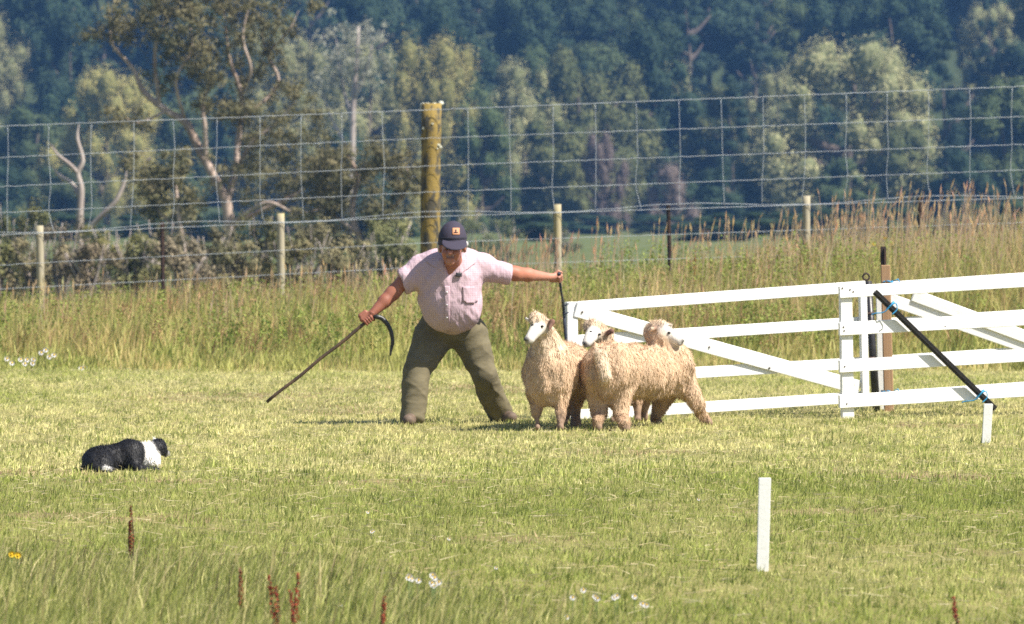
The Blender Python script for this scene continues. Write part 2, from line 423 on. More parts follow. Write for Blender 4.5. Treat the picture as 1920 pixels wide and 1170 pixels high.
# tan flowering stalks with seed heads standing above the verge
def stalks(n, d0, d1, px0, px1, hs, col, seed=61):
    x, y = scatter_xy(n, d0, d1, 0.4, px0, px1)
    k = RNG.random(n) < np.clip(0.45 + 0.9 * n2(x, y, (0.9, 0.5, 1), seed), 0.03, 1); x, y = x[k], y[k]; m = len(x)
    h = RNG.uniform(hs[0], hs[1], m); z = terrain(x, y)
    lean = RNG.normal(0.05, 0.10, m) * h
    c = np.asarray(col)[None] * RNG.uniform(0.7, 1.25, (m, 1)) * (1 + RNG.normal(0, 0.06, (m, 3)))
    P = []
    w = 0.0035
    b = np.stack([x, y, z], 1); t = np.stack([x + lean, y, z + h], 1); s = np.array([[w, 0, 0]])
    V = np.stack([b - s, b + s, t + s * .8, t - s * .8], 1).reshape(-1, 3); i = np.arange(m)[:, None] * 4
    P.append((V, np.concatenate([i + [0, 1, 2], i + [0, 2, 3]], 1).reshape(-1, 3), np.repeat(c, 4, 0)))
    hw = RNG.uniform(0.006, 0.014, m); hl = RNG.uniform(0.08, 0.17, m)
    for a in (0, 1.1, 2.2):                       # the seed head: three crossed spindle blades
        sd = np.stack([np.cos(a) * hw, np.sin(a) * hw, np.zeros(m)], 1)
        up = np.stack([lean * .25, np.zeros(m), hl], 1)
        V = np.stack([t - up * .1, t + up * .4 + sd, t + up, t + up * .4 - sd], 1).reshape(-1, 3)
        P.append((V, np.concatenate([i + [0, 1, 2], i + [0, 2, 3]], 1).reshape(-1, 3), np.repeat(c * 1.08, 4, 0)))
    return P
P = stalks(1300, 58, 68, -40, 1960, (0.36, 0.66), (0.60, 0.47, 0.29)) + stalks(1000, 60, 68, 1150, 1960, (0.55, 1.0), (0.60, 0.46, 0.29), 63) \
  + stalks(420, 60, 67, 1600, 1960, (0.85, 1.25), (0.58, 0.44, 0.29), 65) + stalks(260, 60, 67, 840, 1120, (0.6, 0.85), (0.55, 0.4, 0.26), 66)
V, T, C = join_np(P)
g = link('seeding_stalks', np_mesh('seeding_stalks', V, T, None, C), M['grass'])
tag(g, 'tan seeding grass stalks standing above the verge', 'grass', kind='stuff')
# leafy weeds among the verge grass
def leafy(n, d0, d1, px0, px1, hs, ca, cb, seed, leaf=(0.018, 0.042), per=70):
    x, y = scatter_xy(n, d0, d1, 0.5, px0, px1)
    k = RNG.random(n) < np.clip(0.5 + 0.9 * n2(x, y, (0.7, 0.4, 1), seed), 0.04, 1); x, y = x[k], y[k]; m = len(x)
    H = RNG.uniform(hs[0], hs[1], m)
    X = np.repeat(x, per); Y = np.repeat(y, per); Hh = np.repeat(H, per); q = len(X)
    f = RNG.random(q) ** 0.7
    r = 0.16 * Hh * (1.15 - f)
    a = RNG.random(q) * 2 * np.pi
    p = np.stack([X + np.cos(a) * r + 0.06 * f * Hh, Y + np.sin(a) * r, terrain(X, Y) + f * Hh], 1)
    L = RNG.uniform(leaf[0], leaf[1], q)[:, None]
    d = np.stack([np.cos(a), np.sin(a), RNG.uniform(-0.2, 1.2, q)], 1); d /= np.linalg.norm(d, axis=1)[:, None]
    s = np.cross(d, RNG.normal(0, 1, (q, 3))); s /= np.linalg.norm(s, axis=1)[:, None]
    V = np.stack([p, p + d * L * .5 + s * L * .3, p + d * L, p + d * L * .5 - s * L * .3], 1).reshape(-1, 3)
    i = np.arange(q)[:, None] * 4
    c = lerp_col(np.repeat(RNG.random(m), per) * .7 + RNG.random(q) * .3, ca, cb)
    return V, np.concatenate([i + [0, 1, 2], i + [0, 2, 3]], 1).reshape(-1, 3), np.repeat(c, 4, 0)
parts = [leafy(2600, 55.5, 68, -40, 1960, (0.25, 0.58), (0.11, 0.165, 0.03), (0.34, 0.38, 0.08), 71),
         leafy(420, 60, 67, 1180, 1960, (0.5, 0.85), (0.14, 0.21, 0.035), (0.30, 0.34, 0.07), 73),
         leafy(420, 57, 67, -40, 1960, (0.3, 0.55), (0.32, 0.19, 0.09), (0.46, 0.32, 0.16), 75)]
V, T, C = join_np(parts)
g = link('leafy_weeds', np_mesh('leafy_weeds', V, T, None, C), M['weed'])
tag(g, 'green leafy weeds mixed through the verge grass', 'weeds', kind='stuff')

# ------------------------------------------------------------------ tubes, boards, small solids
def tube_np(pts, radii, sides=8, caps=True):
    pts = np.array([tuple(p) for p in pts], float); n = len(pts)
    radii = np.full(n, radii) if np.isscalar(radii) else np.asarray(radii, float)
    tang = np.gradient(pts, axis=0); tang /= np.linalg.norm(tang, axis=1)[:, None] + 1e-9
    ref = np.array([0, 1, 0.13]) if abs(tang[0][1]) < 0.85 else np.array([1, 0, 0.1])
    V = []
    for i in range(n):
        u = np.cross(tang[i], ref); u /= np.linalg.norm(u); w = np.cross(tang[i], u)
        a = np.arange(sides) / sides * 2 * np.pi
        V.append(pts[i] + radii[i] * (np.cos(a)[:, None] * u + np.sin(a)[:, None] * w))
    V = np.concatenate(V)
    T = []
    for i in range(n - 1):
        for k in range(sides):
            a, b = i * sides + k, i * sides + (k + 1) % sides
            c, d = a + sides, b + sides
            T += [(a, b, d), (a, d, c)]
    if caps:
        V = np.concatenate([V, pts[:1], pts[-1:]]); c0, c1 = n * sides, n * sides + 1
        for k in range(sides):
            T.append((c0, (k + 1) % sides, k)); b = (n - 1) * sides
            T.append((c1, b + k, b + (k + 1) % sides))
    return V, np.array(T)
def spline(pts, n=8):
    pts = [Vector(p) for p in pts]
    P = [pts[0] * 2 - pts[1]] + pts + [pts[-1] * 2 - pts[-2]]
    out = []
    for i in range(1, len(P) - 2):
        for k in range(n):
            t = k / n; a, b, c, d = P[i - 1], P[i], P[i + 1], P[i + 2]
            out.append(0.5 * ((2 * b) + (c - a) * t + (2 * a - 5 * b + 4 * c - d) * t * t + (3 * b - a - 3 * c + d) * t ** 3))
    out.append(pts[-1])
    return out
def tubes(name, list_pr, mat, parent=None, sides=8, smooth=True):
    Vs, Ts, off = [], [], 0
    for p, r in list_pr:
        V, T = tube_np(p, r, sides); Vs.append(V); Ts.append(T + off); off += len(V)
    return link(name, np_mesh(name, np.concatenate(Vs), np.concatenate(Ts), smooth=smooth), mat, parent)
def board(name, p1, p2, width, thick, mat, parent=None, bevel=0.004, face=(0, -1, 0)):
    p1, p2 = Vector(p1), Vector(p2)
    d = (p2 - p1); L = d.length; d.normalize()
    n = Vector(face); n = (n - d * n.dot(d)).normalized(); u = d.cross(n)
    bm = bmesh.new()
    bmesh.ops.create_cube(bm, size=1.0)
    R = Matrix((d * L, n * thick, u * width)).transposed()
    c = (p1 + p2) / 2
    for v in bm.verts: v.co = R @ v.co + c
    if R.determinant() < 0: bmesh.ops.reverse_faces(bm, faces=list(bm.faces))
    bm.normal_update()
    if bevel: bmesh.ops.bevel(bm, geom=list(bm.edges), offset=bevel, segments=1, affect='EDGES')
    me = bpy.data.meshes.new(name); bm.to_mesh(me); bm.free()
    return link(name, me, mat, parent)

# ------------------------------------------------------------------ white swing gate
def Dg(px): return 41.0 + (px - 1062) / 553 * 1.1
def G(px, py, off=0.0): return at(px, py, Dg(px) + off)
gate = empty('swing_gate', at(1071, 790, 41.0), 'open white timber gate with diagonal brace behind the sheep', 'gate')
board('stile', G(1071, 566), G(1072, 790), 0.094, 0.05, M['white_paint'], gate, face=(.416, -.909, 0))
for (a, b) in ((576, 537), (639, 604), (712, 680), (779, 744)):
    board('rail', G(1083, a, .004), G(1622, b, .004), 0.090, 0.024, M['white_paint'], gate)
board('stile', G(1617, 540, -.045), G(1622, 748, -.045), 0.062, 0.04, M['white_paint'], gate, face=(.416, -.909, 0))
board('diagonal_brace', G(1078, 580, -.032), G(1611, 727, -.022), 0.115, 0.028, M['white_paint'], gate)
def bolt(px, py, D, parent, r=0.008):
    p = at(px, py, D); tubes('bolt', [([p + Vector((0, .01, 0)), p - Vector((0, .006, 0))], r)], M['dark_rust'], parent, 6)
for px, py in ((1092, 585), (1330, 651), (1443, 690), (1600, 722)): bolt(px, py, Dg(px) - .05, gate)

# ------------------------------------------------------------------ fixed white panel at the right, and the one behind it
def Dp(px): return 41.0 + (px - 1572) / 420 * 0.9
def R_(px, py, off=0.0): return at(px, py, Dp(px) + off)
panel = empty('fence_panel', at(1588, 785, 41.0), 'white four rail fence panel at the right with a notched corner post', 'fence panel')
board('post', R_(1585, 546, .035), R_(1589, 787, .035), 0.106, 0.035, M['white_paint'], panel, face=(.45, -.89, 0))
for (a, b, w) in ((548, 522, .094), (617, 593, .104), (687, 661, .10), (753, 726, .105)):
    board('rail', R_(1573, a), R_(2010, b), w, 0.026, M['white_paint'], panel)
for px, py in ((1580, 540), (1594, 543), (1582, 613), (1583, 620), (1584, 687), (1588, 757), (1772, 612), (1600, 547)): bolt(px, py, Dp(px) - .017, panel, .007)
def Db(px): return 42.55 + (px - 1640) / 360 * 0.5
def B_(px, py, off=0.0): return at(px, py, Db(px) + off)
panel2 = empty('fence_panel', at(1650, 768, 42.55), 'second white fence panel with two slanting braces standing behind the front rails', 'fence panel')
board('post', B_(1652, 545), B_(1656, 768), 0.085, 0.045, M['white_paint'], panel2)
for (a, b) in ((539, 515), (607, 585), (677, 655), (744, 720)):
    board('rail', B_(1660, a, .04), B_(2010, b, .04), 0.088, 0.024, M['white_paint'], panel2)
board('diagonal_brace', B_(1664, 560, .008), B_(1990, 674, .008), 0.10, 0.024, M['white_paint'], panel2)
board('diagonal_brace', B_(1712, 553, -.02), B_(2000, 660, -.02), 0.10, 0.024, M['white_paint'], panel2)

# posts that carry the gate
pp = empty('gate_post', (gx(1664, 42.35), 42.35, 0), 'square raw timber post tied with blue twine at the gate corner', 'post')
board('timber', (gx(1660, 42.35), 42.35, 1.61 - 97 / FPX * 42.35), (gx(1667, 42.35), 42.35, -0.02), 0.076, 0.06, M['raw_wood'], pp, .005)
for zy in (528, 734):
    p = at(1663, zy, 42.35)
    loop = [p + Vector((math.cos(t) * .046, math.sin(t) * .04, .006 * math.sin(3 * t))) for t in np.linspace(0, 2 * math.pi, 17)]
    tubes('twine_tie', [(loop, .006), ([loop[0], loop[0] + Vector((.04, -.02, .02)), loop[0] + Vector((.075, -.02, -.03))], .005)], M['twine'], pp, 5)
sp = empty('steel_post', (gx(1656, 42.75), 42.75, 0), 'rusty brown steel standard rising behind the raw timber gate post', 'post')
board('shaft', (gx(1656, 42.75), 42.75, 1.61 - 62 / FPX * 42.75), (gx(1660, 42.75), 42.75, -0.02), 0.046, 0.02, M['dark_rust'], sp, .002)
board('web', (gx(1658, 42.75), 42.735, 1.61 - 66 / FPX * 42.75), (gx(1662, 42.75), 42.735, -0.02), 0.008, 0.04, M['dark_rust'], sp, .001)
hp = empty('hinge_post', (gx(1639, 42.3), 42.3, 0), 'black steel hinge post with a ring on top beside the timber post', 'post')
tubes('pipe', [([at(1627, 527, 42.3), (gx(1644, 42.3), 42.3, -0.02)], .032)], M['black_metal'], hp, 14)
p = at(1624, 519, 42.3)
tubes('ring', [([p + Vector((math.cos(t) * .026, 0, math.sin(t) * .026)) for t in np.linspace(0, 2 * math.pi, 17)], .008)], M['dark_rust'], hp, 6)
for yy in (588, 672):
    q = at(1634, yy, 42.25)
    tubes('hinge_bracket', [([q + Vector((-.07, -.02, 0)), q + Vector((.03, -.02, 0))], .012)], M['dark_rust'], hp, 8)

# black steel bar tied slantwise across the panel
bar = empty('slanting_bar', R_(1868, 768, -.07), 'black steel bar tied slantwise across the white panel with blue twine', 'bar')
board('bar', R_(1640, 547, -.055), R_(1866, 767, -.055), 0.05, 0.012, M['black_metal'], bar, .002)
d_ = (R_(1866, 767) - R_(1640, 547)).normalized()
u_ = Vector((-d_.z, 0, d_.x)).normalized()
board('flange', R_(1640, 547, -.075), R_(1866, 767, -.075), 0.009, 0.03, M['black_metal'], bar, .001)
for (tx, ty) in ((1669, 573), (1838, 738)):
    p = R_(tx, ty, -.06)
    tubes('twine_tie', [([p + u_ * (math.cos(t) * .04) + Vector((0, math.sin(t) * .045, 0)) for t in np.linspace(0, 2 * math.pi, 15)], .007),
                        (spline([p + Vector((0, -.045, 0)), p + Vector((-.05, -.04, -.05)), p + Vector((-.12, -.02, -.06)), p + Vector((-.15, -.02, -.07))], 4), .005),
                        (spline([p + Vector((0, -.045, 0)), p + Vector((.04, -.05, .02)), p + Vector((.05, -.04, -.03)), p + Vector((.01, -.05, -.07))], 4), .005)], M['twine'], bar, 5)

# white marker stakes in the turf
def stake(px, top, foot, wpx, label):
    D = CAMH * FPX / (foot - HZ)
    root = empty('marker_stake', (gx(px, D), D, 0), label, 'stake', 'white marker stakes in the turf')
    w = wpx / FPX * D
    bm = bmesh.new(); bmesh.ops.create_cube(bm, size=1)
    h = (foot - top) / FPX * D
    lean = 5 / FPX * D
    for v in bm.verts:
        hi = v.co.z > 0
        v.co = Vector((gx(px, D) + v.co.x * w * (1.0 if hi else .96) + (lean if hi else 0), D + v.co.y * .03, (h if hi else -.06)))
    bmesh.ops.bevel(bm, geom=list(bm.edges), offset=.0025, segments=2, affect='EDGES')
    me = bpy.data.meshes.new('peg'); bm.to_mesh(me); bm.free()
    link('peg', me, M['white_paint'], root)
stake(1429, 896, 1070, 23, 'tall white wooden stake alone in the foreground turf')
stake(1848, 757, 831, 17, 'short white stake in front of the lower end of the black bar')

# ------------------------------------------------------------------ trees
def leaf_cloud(blobs, n, size, ca, cb, rng, shell=0.35, up=0.25, elong=0.5, spread=0.16, droop=0.0):
    """leaf-sized faces through a set of clumps; blobs rows: x y z rx ry rz"""
    B = np.asarray(blobs, float)
    jit = .32
    wgt = (B[:, 3] * B[:, 4] + B[:, 3] * B[:, 5]); wgt /= wgt.sum()
    k = rng.choice(len(B), n, p=wgt)
    d = rng.normal(0, 1, (n, 3)); d /= np.linalg.norm(d, axis=1)[:, None]
    r = 1 - shell * rng.random(n) ** 1.3
    r *= 1 + spread * rng.normal(0, 1, n)
    p = B[k, :3] + d * r[:, None] * B[k, 3:6]
    nrm = d + rng.normal(0, jit, (n, 3)) + np.array([0, 0, up]); nrm /= np.linalg.norm(nrm, axis=1)[:, None]
    a = np.cross(nrm, rng.normal(0, 1, (n, 3))); 
    a[:, 2] -= droop
    a /= np.linalg.norm(a, axis=1)[:, None]
    b = np.cross(nrm, a)
    L = size * rng.uniform(.6, 1.4, n)[:, None]
    V = np.stack([p - a * L * .5, p + b * L * elong * .5, p + a * L * .5, p - b * L * elong * .5], 1).reshape(-1, 3)
    i = np.arange(n)[:, None] * 4
    T = np.concatenate([i + [0, 1, 2], i + [0, 2, 3]], 1).reshape(-1, 3)
    blob_t = rng.random(len(B))[k]
    c = lerp_col(.55 * blob_t + .45 * rng.random(n), ca, cb) * rng.uniform(.8, 1.2, (n, 1))
    return V, T, np.repeat(c, 4, 0)
def ico_core(blobs, f, col, rng):
    P = []
    t = (1 + 5 ** .5) / 2
    v = np.array([(-1, t, 0), (1, t, 0), (-1, -t, 0), (1, -t, 0), (0, -1, t), (0, 1, t), (0, -1, -t), (0, 1, -t), (t, 0, -1), (t, 0, 1), (-t, 0, -1), (-t, 0, 1)], float)
    v /= np.linalg.norm(v[0])
    F = np.array([(0, 11, 5), (0, 5, 1), (0, 1, 7), (0, 7, 10), (0, 10, 11), (1, 5, 9), (5, 11, 4), (11, 10, 2), (10, 7, 6), (7, 1, 8), (3, 9, 4), (3, 4, 2), (3, 2, 6), (3, 6, 8), (3, 8, 9), (4, 9, 5), (2, 4, 11), (6, 2, 10), (8, 6, 7), (9, 8, 1)])
    for b in blobs:
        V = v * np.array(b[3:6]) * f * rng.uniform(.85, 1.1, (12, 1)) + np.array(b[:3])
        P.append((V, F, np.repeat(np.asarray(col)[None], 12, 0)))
    return P
ASP = 2.2
def crown_mesh(name, kind, seed):
    """crown in unit size: radius 1 across, from z=0.0 (foot of the tree) to z=1 (top); scaled per tree"""
    rng = np.random.default_rng(seed)
    blobs = []
    if kind == 'round':
        for i in range(38):
            th = rng.random() * 2 * np.pi; h = rng.uniform(.12, .92)
            R = .95 * math.sin(min(1, (1.02 - h) * 1.9 + .1) * math.pi / 2) * (0.6 + .4 * min(1, h / .3))
            rr = R * rng.uniform(.35, .85); s = rng.uniform(.17, .36)
            blobs.append((math.cos(th) * rr, math.sin(th) * rr, h - .06, s, s, s * .40))
        blobs = [(a, b, c * ASP, d, e, f * ASP) for a, b, c, d, e, f in blobs]
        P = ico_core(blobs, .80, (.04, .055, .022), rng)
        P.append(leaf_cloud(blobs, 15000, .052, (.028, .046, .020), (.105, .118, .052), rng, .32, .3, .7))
    elif kind == 'willow':
        for i in range(60):
            th = rng.random() * 2 * np.pi; h = rng.uniform(.10, .93)
            R = .95 * math.sqrt(max(0, 1 - (max(0, h - .25) / .75) ** 2))
            rr = R * rng.uniform(.4, .95); s = rng.uniform(.14, .27)
            blobs.append((math.cos(th) * rr, math.sin(th) * rr, h - .07, s, s, s * .6))
        blobs = [(a, b, c * ASP, d, e, f * ASP) for a, b, c, d, e, f in blobs]
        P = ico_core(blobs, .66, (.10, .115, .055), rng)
        P.append(leaf_cloud(blobs, 30000, .034, (.16, .17, .095), (.28, .275, .155), rng, .55, .2, .45, spread=.13, droop=.3))
    elif kind == 'conifer':
        for i in range(40):
            h = rng.uniform(.06, .98); th = rng.random() * 2 * np.pi
            R = (1 - h) ** .8 * rng.uniform(.55, 1.0)
            s = .10 + .17 * (1 - h)
            blobs.append((math.cos(th) * R * .8, math.sin(th) * R * .8, h - .03, s, s, s * .22))
        blobs = [(a, b, c * ASP, d, e, f * ASP) for a, b, c, d, e, f in blobs]
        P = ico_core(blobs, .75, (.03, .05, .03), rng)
        P.append(leaf_cloud(blobs, 14000, .048, (.024, .044, .028), (.08, .10, .055), rng, .4, .1, .4, droop=.2))
    elif kind == 'scrub':
        for i in range(22):
            th = rng.random() * 2 * np.pi; h = rng.uniform(.15, .9)
            R = .9 * math.sqrt(max(0, 1 - h ** 2)); rr = R * rng.uniform(.2, .9); s = rng.uniform(.2, .34)
            blobs.append((math.cos(th) * rr, math.sin(th) * rr, h - .1, s, s, s * .7))
        blobs = [(a, b, c * ASP, d, e, f * ASP) for a, b, c, d, e, f in blobs]
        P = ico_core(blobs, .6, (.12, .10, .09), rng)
        P.append(leaf_cloud(blobs, 9000, .045, (.18, .165, .14), (.28, .23, .205), rng, .6, .2, .4))
    V, T, C = join_np(P)
    V = V / np.array([1, 1, ASP])
    return np_mesh(name, V, T, None, C)
CROWNS = {'round': [crown_mesh('crown', 'round', 100 + i) for i in range(6)], 'willow': [crown_mesh('crown', 'willow', 200 + i) for i in range(3)],
          'conifer': [crown_mesh('crown', 'conifer', 300 + i) for i in range(3)], 'scrub': [crown_mesh('crown', 'scrub', 400 + i) for i in range(2)]}
# colour families, each crown mesh is shared and its family tinted in the material
def tint_mat(name, tint, trans=.2, var=.14):
    m = vcol_mat(name, rough=.75, spec=.2, trans=trans, var=var)
    nt = m.node_tree
    for n in list(nt.nodes):
        if n.type == 'HUE_SAT':
            mul = nt.nodes.new('ShaderNodeMix'); mul.data_type = 'RGBA'; mul.blend_type = 'MULTIPLY'; mul.inputs[0].default_value = 1
            mul.inputs[7].default_value = (*tint, 1)
            outs = [l.to_socket for l in n.outputs['Color'].links]
            nt.links.new(n.outputs['Color'], mul.inputs[6])
            for s in outs: nt.links.new(mul.outputs[2], s)
    return m
TINT = {'dark': tint_mat('dark_foliage', (.58, .84, .95)), 'mid': tint_mat('mid_foliage', (1.2, 1.32, 1.15)), 'olive': tint_mat('olive_foliage', (1.75, 1.55, 1.35)),
        'pale': tint_mat('pale_foliage', (1.5, 1.42, 1.3)), 'yellow': tint_mat('yellowish_foliage', (1.65, 1.42, .95)), 'pine': tint_mat('pine_foliage', (.8, 1, 1.05)), 'mauve': tint_mat('mauve_scrub', (.95, .88, .86))}
def trunk_mesh(seed):
    rng = random.Random(seed); L = []
    top = Vector((rng.uniform(-.1, .1), rng.uniform(-.1, .1), .72))
    pts = spline([(0, 0, -.03), (rng.uniform(-.04, .04), rng.uniform(-.04, .04), .3), top], 5)
    L.append((pts, np.linspace(.075, .02, len(pts))))
    for i in range(6):
        th = rng.random() * 6.28; s = pts[3 + rng.randrange(5)]; r = rng.uniform(.4, .75)
        e = s + Vector((math.cos(th) * r, math.sin(th) * r, rng.uniform(.08, .2)))
        q = spline([s, s.lerp(e, .5) + Vector((0, 0, -.02)), e], 3); L.append((q, np.linspace(.03, .008, len(q))))
    Vs, Ts, off = [], [], 0
    for p, r in L:
        V, T = tube_np(p, r, 6); V[:, 2] *= 1; Vs.append(V); Ts.append(T + off); off += len(V)
    return np_mesh('trunk', np.concatenate(Vs), np.concatenate(Ts), smooth=True)
TRUNKS = [trunk_mesh(s) for s in range(4)]
for t in TRUNKS: t.materials.append(M['bark'])
TINTED = {}
def bg_tree(px, top, wpx, D, kind, tint, label, group=None, cat='tree', name=None, i=0, base=None):
    x = gx(px, D); z = tz(x, D) if base is None else base
    h = CAMH + (HZ - top) / FPX * D - z
    w = wpx / 2 / FPX * D
    root = empty(name or {'round': 'broadleaf_tree', 'willow': 'willow_tree', 'conifer': 'pine_tree', 'scrub': 'bare_shrub'}[kind], (x, D, z), label, cat, group)
    key = (kind, i % len(CROWNS[kind]), tint)
    if key not in TINTED:
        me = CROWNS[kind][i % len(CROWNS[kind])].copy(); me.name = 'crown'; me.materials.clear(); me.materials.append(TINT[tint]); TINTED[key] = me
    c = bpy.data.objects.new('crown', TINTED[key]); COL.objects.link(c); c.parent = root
    c.scale = (w, w, h); c.rotation_euler = (0, 0, (i * 2.399 + px) % 6.28)
    t = bpy.data.objects.new('trunk', TRUNKS[i % 4]); COL.objects.link(t); t.parent = root
    t.scale = (w * .9, w * .9, h); t.rotation_euler = (0, 0, (i * 1.7) % 6.28)
    return root

# trees one can pick out along the foot of the hill
named = [
    (1590, 52, 430, 426, 'willow', 'pale', 'broad pale grey-green willow dome at the upper right'),
    (1772, 38, 190, 448, 'conifer', 'pine', 'tall cone shaped pine just right of the broad pale willow'),
    (1372, 128, 170, 436, 'conifer', 'pine', 'mid sized pine with a bare pale trunk left of the broad pale willow'),
    (815, 46, 270, 421, 'willow', 'yellow', 'yellowish willow rising directly above the thick fence post'),
    (690, 55, 300, 432, 'willow', 'pale', 'pale feathery willow just left of the yellowish willow'),
    (550, 40, 270, 444, 'willow', 'pale', 'pale grey-green willow behind the leaning gum tree on its right'),
    (200, 108, 260, 420, 'willow', 'yellow', 'pale olive willow showing left of the leaning gum trunk'),
    (985, 92, 230, 440, 'willow', 'pale', 'olive green tree right of the yellowish willow'),
    (1085, 60, 220, 452, 'round', 'olive', 'rounded green tree above the man, right of the olive tree'),
    (1225, 18, 250, 470, 'round', 'dark', 'large dark tree in the upper middle of the hill foot'),
    (1130, 215, 130, 415, 'scrub', 'mauve', 'mauve-grey bare shrub above the outstretched hand'),
    (1258, 292, 130, 408, 'scrub', 'mauve', 'low mauve-grey shrub left of the pine with the pale trunk'),
    (1040, 205, 170, 420, 'round', 'olive', 'small olive tree between the thick post and the mauve shrub'),
    (905, 190, 150, 418, 'round', 'mid', 'bushy green tree just right of the thick fence post'),
    (1465, 215, 190, 428, 'round', 'mid', 'bushy green tree at the left foot of the broad pale willow'),
    (1700, 230, 180, 420, 'round', 'olive', 'olive tree at the right foot of the broad pale willow'),
    (1885, 130, 210, 426, 'round', 'mid', 'dark tree against the right edge above the fence wires'),
    (1810, 270, 150, 415, 'round', 'dark', 'low dark bushy tree near the right edge behind the wires'),
    (60, 180, 210, 440, 'round', 'mid', 'green tree at the far left above the wires'),
    (340, 170, 190, 440, 'round', 'mid', 'green tree behind the leaning gum trunk'),
    (1330, 300, 140, 412, 'round', 'dark', 'low dark tree beneath the pine with the pale trunk'),
    (1590, 290, 150, 416, 'round', 'mid', 'low green tree beneath the middle of the broad pale willow'),
    (660, 240, 180, 415, 'round', 'dark', 'low dark tree left of the thick fence post'),
    (-40, 260, 170, 415, 'round', 'dark', 'low dark tree cut by the left edge behind the wires'),
    (120, 300, 140, 400, 'round', 'mid', 'small green tree behind the bleached forked trunk'),
]
for i, (px, top, w, D, k, t, lab) in enumerate(named):
    bg_tree(px, top, w, D, k, t, lab, i=i)
# the wooded slope behind them
rt = random.Random(21)
ROWS = [(462, 1), (486, 2), (512, 3), (540, 4), (570, 5), (604, 6), (640, 7)]
TH = ['', 'first', 'second', 'third', 'fourth', 'fifth', 'sixth', 'seventh', 'eighth', 'ninth', 'tenth', 'eleventh', 'twelfth', 'thirteenth', 'fourteenth', 'fifteenth', 'sixteenth', 'seventeenth', 'eighteenth', 'nineteenth', 'twentieth']
k = 0
for D, row in ROWS:
    n = int((1920 + 260) / (150 - row * 4))
    for j in range(n):
        px = -130 + (j + rt.uniform(.15, .85)) * (2180 / n)
        Dj = D + rt.uniform(-10, 10); x = gx(px, Dj); z = tz(x, Dj)
        h = rt.uniform(10, 17); top = HZ - (z + h - CAMH) * FPX / Dj
        if HZ - (z - CAMH) * FPX / Dj < -160: continue
        kind = rt.choices(['round', 'conifer', 'willow'], [7, 2, .7])[0]
        tint = {'round': rt.choices(['dark', 'mid', 'olive'], [6, 3, .8])[0], 'conifer': 'pine', 'willow': 'pale'}[kind]
        desc = {'dark': 'dark blue-green broadleaf tree', 'mid': 'mid green broadleaf tree', 'olive': 'olive broadleaf tree', 'pine': 'dark conifer', 'pale': 'pale grey-green tree'}[tint]
        bg_tree(px, top, rt.uniform(150, 220) * (1 if kind != 'conifer' else .75), Dj, kind, tint, f'{desc}, {TH[min(j + 1, 20)]} from the left in the {TH[row]} tier up the hillside',
                'trees of the wooded hillside', i=k)
        k += 1

# leaning gum tree and its neighbours, nearer, beyond the fence at the left
def near_tree(name, D, foot, limbs, blobs, n_leaf, leaf, ca, cb, label, bark, cat='tree', seed=1, group=None, shell=.75, elong=.35, droop=.5):
    """limbs: lists of (px, py, offset, radius px); blobs: (px, py, offset, r px, rz px)"""
    x = gx(foot[0], D); z = tz(x, D)
    root = empty(name, (x, D, z), label, cat, group)
    LL = []
    for L in limbs:
        pts = [at(a, b, D + c) for a, b, c, r in L]
        if L is limbs[0]: pts[0] = Vector((x, D, z - .05))
        if len(L) > 2 and L is not limbs[0] or blobs == []: L = L[:-1] + [(*L[-1][:3], L[-1][3] * .3)]
        q = spline(pts, 6); rr = np.interp(np.linspace(0, 1, len(q)), np.linspace(0, 1, len(L)), [l[3] / FPX * D for l in L])
        LL.append((q, rr))
    tubes('trunk', LL, bark, root, 8)
    if blobs:
        blobs = blobs + [(L[-1][0], L[-1][1], L[-1][2], 34, 26) for L in limbs] + [(L[-2][0], L[-2][1], L[-2][2], 26, 22) for L in limbs[1:]]
        rng = np.random.default_rng(seed); B = []
        for (a, b, c, r, rz) in blobs:
            p = at(a, b, D + c); s = 1.2 * r / FPX * D; rz = rz * 1.2
            for _ in range(9):
                d = rng.normal(0, .42, 3)
                B.append((p.x + d[0] * s, p.y + d[1] * s, p.z + d[2] * rz / FPX * D, s * rng.uniform(.3, .5), s * rng.uniform(.3, .5), rz / FPX * D * rng.uniform(.3, .5)))
        V, T, C = leaf_cloud(B, n_leaf, leaf, ca, cb, rng, shell, .2, elong, spread=.45, droop=droop)
        link('crown', np_mesh('crown', V, T, None, C), M['leaf'], root)
    return root
GA, GB = (.10, .105, .045), (.26, .22, .115)
